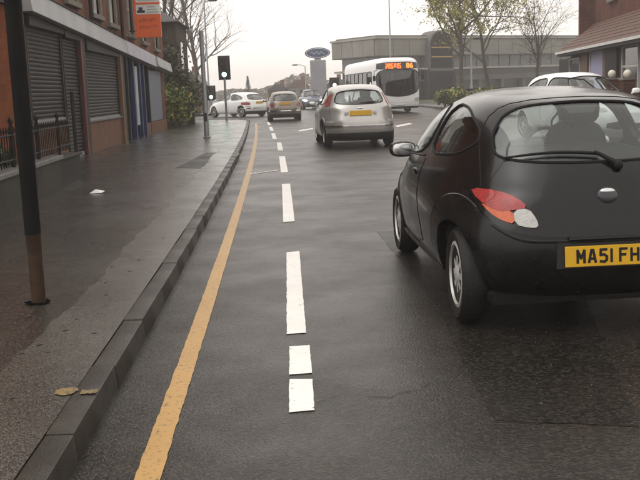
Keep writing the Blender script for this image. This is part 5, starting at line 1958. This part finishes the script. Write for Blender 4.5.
def tree(name, label, base, height, spread, seed, bark='bark', leaf=None, nleaf=0, lsize=.12, levels=4, trunk_r=None, cat='tree', group=None, upright=.35, start=.3, kids=(7, 5, 4, 3)):
    rd = random.Random(seed)
    t = thing(name, label, cat, base, 0, group)
    TR, CR_ = MB(), MB()
    tips = []

    def grow(p, d, ln, r, lv):
        n = (9, 6, 5, 4, 3)[min(lv, 4)]
        segs = (8, 6, 5, 4, 3)[min(lv, 4)]
        pts, rs = [p.copy()], [r]
        q, dd = p.copy(), d.copy()
        for k in range(segs):
            dd = (dd + Vector((rd.gauss(0, .13), rd.gauss(0, .13), rd.gauss(0, .08) + (.05 if lv else .02))) * (.5 if lv == 0 else 1)).normalized()
            q = q + dd * (ln / segs)
            pts.append(q.copy())
            rs.append(r * (1 - .75 * (k + 1) / segs) + .002)
        (TR if lv <= 1 else CR_).tube(pts, rs, n, cap=False)
        if lv >= levels - 1:
            tips.extend(pts[1:])
        if lv < levels:
            kc = kids[min(lv, len(kids) - 1)]
            for j in range(kc):
                f_ = (start if lv == 0 else .25) + (1 - (start if lv == 0 else .25)) * (j + rd.random()) / kc
                i = min(segs - 1, int(f_ * segs))
                pp = pts[i].lerp(pts[i + 1], f_ * segs - i)
                ax = (pts[i + 1] - pts[i]).normalized()
                az = rd.uniform(0, 2 * PI)
                side = (ax.orthogonal().normalized())
                side.rotate(Matrix.Rotation(az, 3, ax))
                nd = (ax * rd.uniform(.35, .8) + side * rd.uniform(.6, 1.0) + Vector((0, 0, upright))).normalized()
                grow(pp, nd, ln * rd.uniform(.42, .66) * (spread if lv == 0 else 1), rs[i] * rd.uniform(.45, .65), lv + 1)
    grow(Vector((0, 0, 0)), Vector((0, 0, 1)), height, trunk_r or height * .022, 0)
    TR.build('trunk', bark, t, smooth=True, world=False, recalc=False, angle=60)
    nb = len(CR_.f)
    if leaf:
        for k in range(nleaf):
            c = tips[rd.randrange(len(tips))] + Vector((rd.gauss(0, .09), rd.gauss(0, .09), rd.gauss(0, .09)))
            a = Vector((rd.gauss(0, 1), rd.gauss(0, 1), rd.gauss(0, 1))).normalized()
            u = a.orthogonal().normalized() * lsize * rd.uniform(.5, 1.1)
            w = a.cross(u).normalized() * lsize * rd.uniform(.35, .7)
            CR_.add([c - u, c - w * .9, c + u, c + w], [(0, 1, 2, 3)])
    cr = CR_.build('crown', [bark, leaf or bark], t, world=False, recalc=False)
    mi = np.zeros(len(cr.data.polygons), dtype=np.int32)
    mi[nb:] = 1
    cr.data.polygons.foreach_set('material_index', mi)
    return t


def shrub(name, label, base, rx, ry, rz, seed, leaf, n, lsize=.09, cat='shrub', group=None, leaf2=None):
    rd = random.Random(seed)
    t = thing(name, label, cat, base, 0, group)
    S_, F_ = MB(), MB()
    cl = []
    for k in range(max(8, n // 140)):
        a, f_ = rd.uniform(0, 2 * PI), math.sqrt(rd.random())
        cl.append((Vector((rx * .75 * f_ * math.cos(a), ry * .75 * f_ * math.sin(a), rz * rd.uniform(.35, 1.0) * (1.75 - .55 * f_))), rd.uniform(.18, .34) * min(1.2, rz)))
        S_.tube([(rx * .2 * math.cos(a) * f_, ry * .2 * math.sin(a) * f_, 0), tuple(cl[-1][0] * .6), tuple(cl[-1][0])], [.02, .012, .005], 5, cap=False)
    for k in range(n):
        c, s_ = cl[rd.randrange(len(cl))]
        p = c + Vector((rd.gauss(0, s_), rd.gauss(0, s_), rd.gauss(0, s_ * .8)))
        p.z = max(.03, p.z)
        a = Vector((rd.gauss(0, 1), rd.gauss(0, 1), rd.gauss(.4, 1))).normalized()
        u = a.orthogonal().normalized() * lsize * rd.uniform(.5, 1.1)
        w = a.cross(u).normalized() * lsize * rd.uniform(.4, .7)
        F_.add([p - u, p - w, p + u, p + w], [(0, 1, 2, 3)])
    S_.build('stems', 'bark', t, world=False, recalc=False)
    fo = F_.build('foliage', [leaf, leaf2 or leaf], t, world=False, recalc=False)
    mi = np.array([1 if rd.random() < .35 else 0 for _ in fo.data.polygons], dtype=np.int32)
    fo.data.polygons.foreach_set('material_index', mi)
    return t


GT = 'trees at the right of the road'
for (px, Y, h, sp_, sd, lf, nl, lab, upz) in ((461, 60, 7.6, .95, 21, 'leaf_spring', 17000, 'young tree with sparse yellow-green leaves beside the dark arched window', .25),
                                             (490, 66, 7.8, .9, 34, 'leaf_spring', 6500, 'spring tree with thin olive leaves right of the pale lamp post', .3),
                                             (538, 62, 5.4, 1.0, 47, None, 0, 'bare twiggy tree left of the brown canopy roof', .2)):
    b_ = on_y(px, 80, Y)
    tree('street_tree', lab, (b_.x, Y, PZ), h, sp_, sd, 'bark', lf, nl, .095, group=GT, upright=upz, kids=(9, 7, 5, 3))
GL = 'bare trees at the left'
for (px, py, Y, h, sp_, sd, tr_, lab) in ((181, 60, 48.3, 11.5, .6, 5, .20, 'tall bare tree with dark trunk behind the orange sign'),
                                         (196, 70, 66, 9.5, .75, 15, .16, 'pale leafless tree in the haze behind the thick grey post'),
                                         (168, 60, 52, 11, .6, 25, .17, 'bare tree half hidden behind the orange sign')):
    b_ = on_y(px, py, Y)
    tree('bare_tree', lab, (b_.x, Y, PZ if Y < 48.5 or Y > 60.5 else 0), h, sp_, sd, 'bark_pale', None, 0, trunk_r=tr_, group=GL, upright=.45, start=.2, kids=(12, 7, 5, 3))
# hedge and ivy past the shops
GH = 'shrubs past the shops'
for (px, Y, rx, ry, rz, sd, n, l1, l2, lab) in ((171, 39.0, .55, .9, .95, 1, 2600, 'leaf_green', 'leaf_spring', 'bright green shrub at the end of the shop row'),
                                               (178, 42.0, .6, .9, 1.2, 2, 2600, 'leaf_green', 'leaf_ivy', 'tall green bush beside the narrow dark cabinet'),
                                               (170, 41.3, .7, .5, 2.0, 3, 3000, 'leaf_ivy', 'leaf_dark', 'brown-green ivy mass against the dark house wall'),
                                               (186, 50 - 3.2, .55, .7, 1.15, 4, 1800, 'leaf_ivy', 'leaf_dark', 'dull brown shrub behind the narrow dark cabinet')):
    b_ = on_y(px, 110, Y)
    shrub('shrub', lab, (b_.x, Y, PZ), rx, ry, rz, sd, l1, n, .10, group=GH, leaf2=l2)
# plants behind the railing
for k, (yv, lab) in enumerate(((8.6, 'leafy plant behind the railing nearest the camera'), (10.7, 'green plant behind the railing beside the black pole'), (12.6, 'dark leafy plant behind the railing near the step'))):
    shrub('garden_plant', lab, (wx(yv) - .75, yv, PZ), .35, .6, .42, 60 + k, 'leaf_dark' if k != 1 else 'leaf_green', 900, .06, cat='plant', group='plants behind the railing', leaf2='leaf_green')
GV = 'bushes below the trees at right'
for k, (px, Y, lab) in enumerate(((446, 57.2, 'low green bush by the dark fence beside the bus'), (464, 57.2, 'low green bush by the dark fence near the pale lamp post'), (486, 56.8, 'low green bush by the dark fence above the black car roof'), (512, 57.0, 'low olive bush by the dark fence left of the white car'))):
    b_ = on_y(px, 92, Y)
    shrub('bush', lab, (b_.x, Y, PZ), .9, .5, .55, 80 + k, 'leaf_green', 1300, .12, cat='bush', group=GV, leaf2='leaf_spring')
# slim conifer far off
b_ = on_y(247.5, 76, 118)
rd = random.Random(77)
t = thing('conifer_tree', 'slim dark conical tree faint in the haze above the white car', 'tree', (b_.x, 118, 0))
MB().lathe([(.09, 0), (.05, b_.z * .9)], 8).build('trunk', 'bark', t, world=False)
q = MB()
for k in range(1500):
    z_ = b_.z * (0.12 + .88 * rd.random() ** 1.3)
    r_ = .62 * (1 - z_ / b_.z) ** .8 * rd.random() ** .4 + .02
    a = rd.uniform(0, 2 * PI)
    c = Vector((r_ * math.cos(a), r_ * math.sin(a), z_))
    u = Vector((math.cos(a), math.sin(a), rd.uniform(-.3, .5))) * .1
    w = Vector((-math.sin(a), math.cos(a), rd.uniform(-.3, .3))) * .06
    q.add([c - u, c - w, c + u, c + w], [(0, 1, 2, 3)])
q.build('crown', 'leaf_dark', t, world=False, recalc=False)
# wooded skyline that closes the street
q = MB()
for k in range(26000):
    ang = rd.uniform(-1.0, 1.0)
    dist = rd.uniform(190, 230)
    x = dist * math.sin(ang)
    yv = dist * math.cos(ang)
    hmax = 2.9 + .8 * math.sin(ang * 17) + .9 * math.sin(ang * 41 + 1) + .7 * math.sin(ang * 83)
    z_ = hmax * rd.random() ** .7
    s_ = rd.uniform(.3, .8)
    a = Vector((rd.gauss(0, 1), rd.gauss(0, 1), rd.gauss(0, 1))).normalized()
    u = a.orthogonal().normalized() * s_
    w = a.cross(u).normalized() * s_ * .7
    c = Vector((x, yv, z_))
    q.add([c - u, c - w, c + u, c + w], [(0, 1, 2, 3)])
wd = q.build('far_wood', 'leaf_ivy', recalc=False)
struct(wd, 'stuff')
wd['label'] = 'low dull line of distant trees closing the street'
wd['category'] = 'wood'

# ================================================================== HAZE
hz = MB().box(-710, 710, -710, 710, -1.03, 15).build('haze', None)
hm_ = bpy.data.materials.new('haze')
hm_.use_nodes = True
hn_ = hm_.node_tree
hn_.nodes.clear()
ho_ = hn_.nodes.new('ShaderNodeOutputMaterial')
pv = hn_.nodes.new('ShaderNodeVolumePrincipled')
pv.inputs['Color'].default_value = (0.97, 0.93, 0.92, 1)
pv.inputs['Density'].default_value = HAZE_DENSITY
pv.inputs['Anisotropy'].default_value = 0.3
hn_.links.new(pv.outputs[0], ho_.inputs['Volume'])
hz.data.materials.append(hm_)
struct(hz, 'stuff')
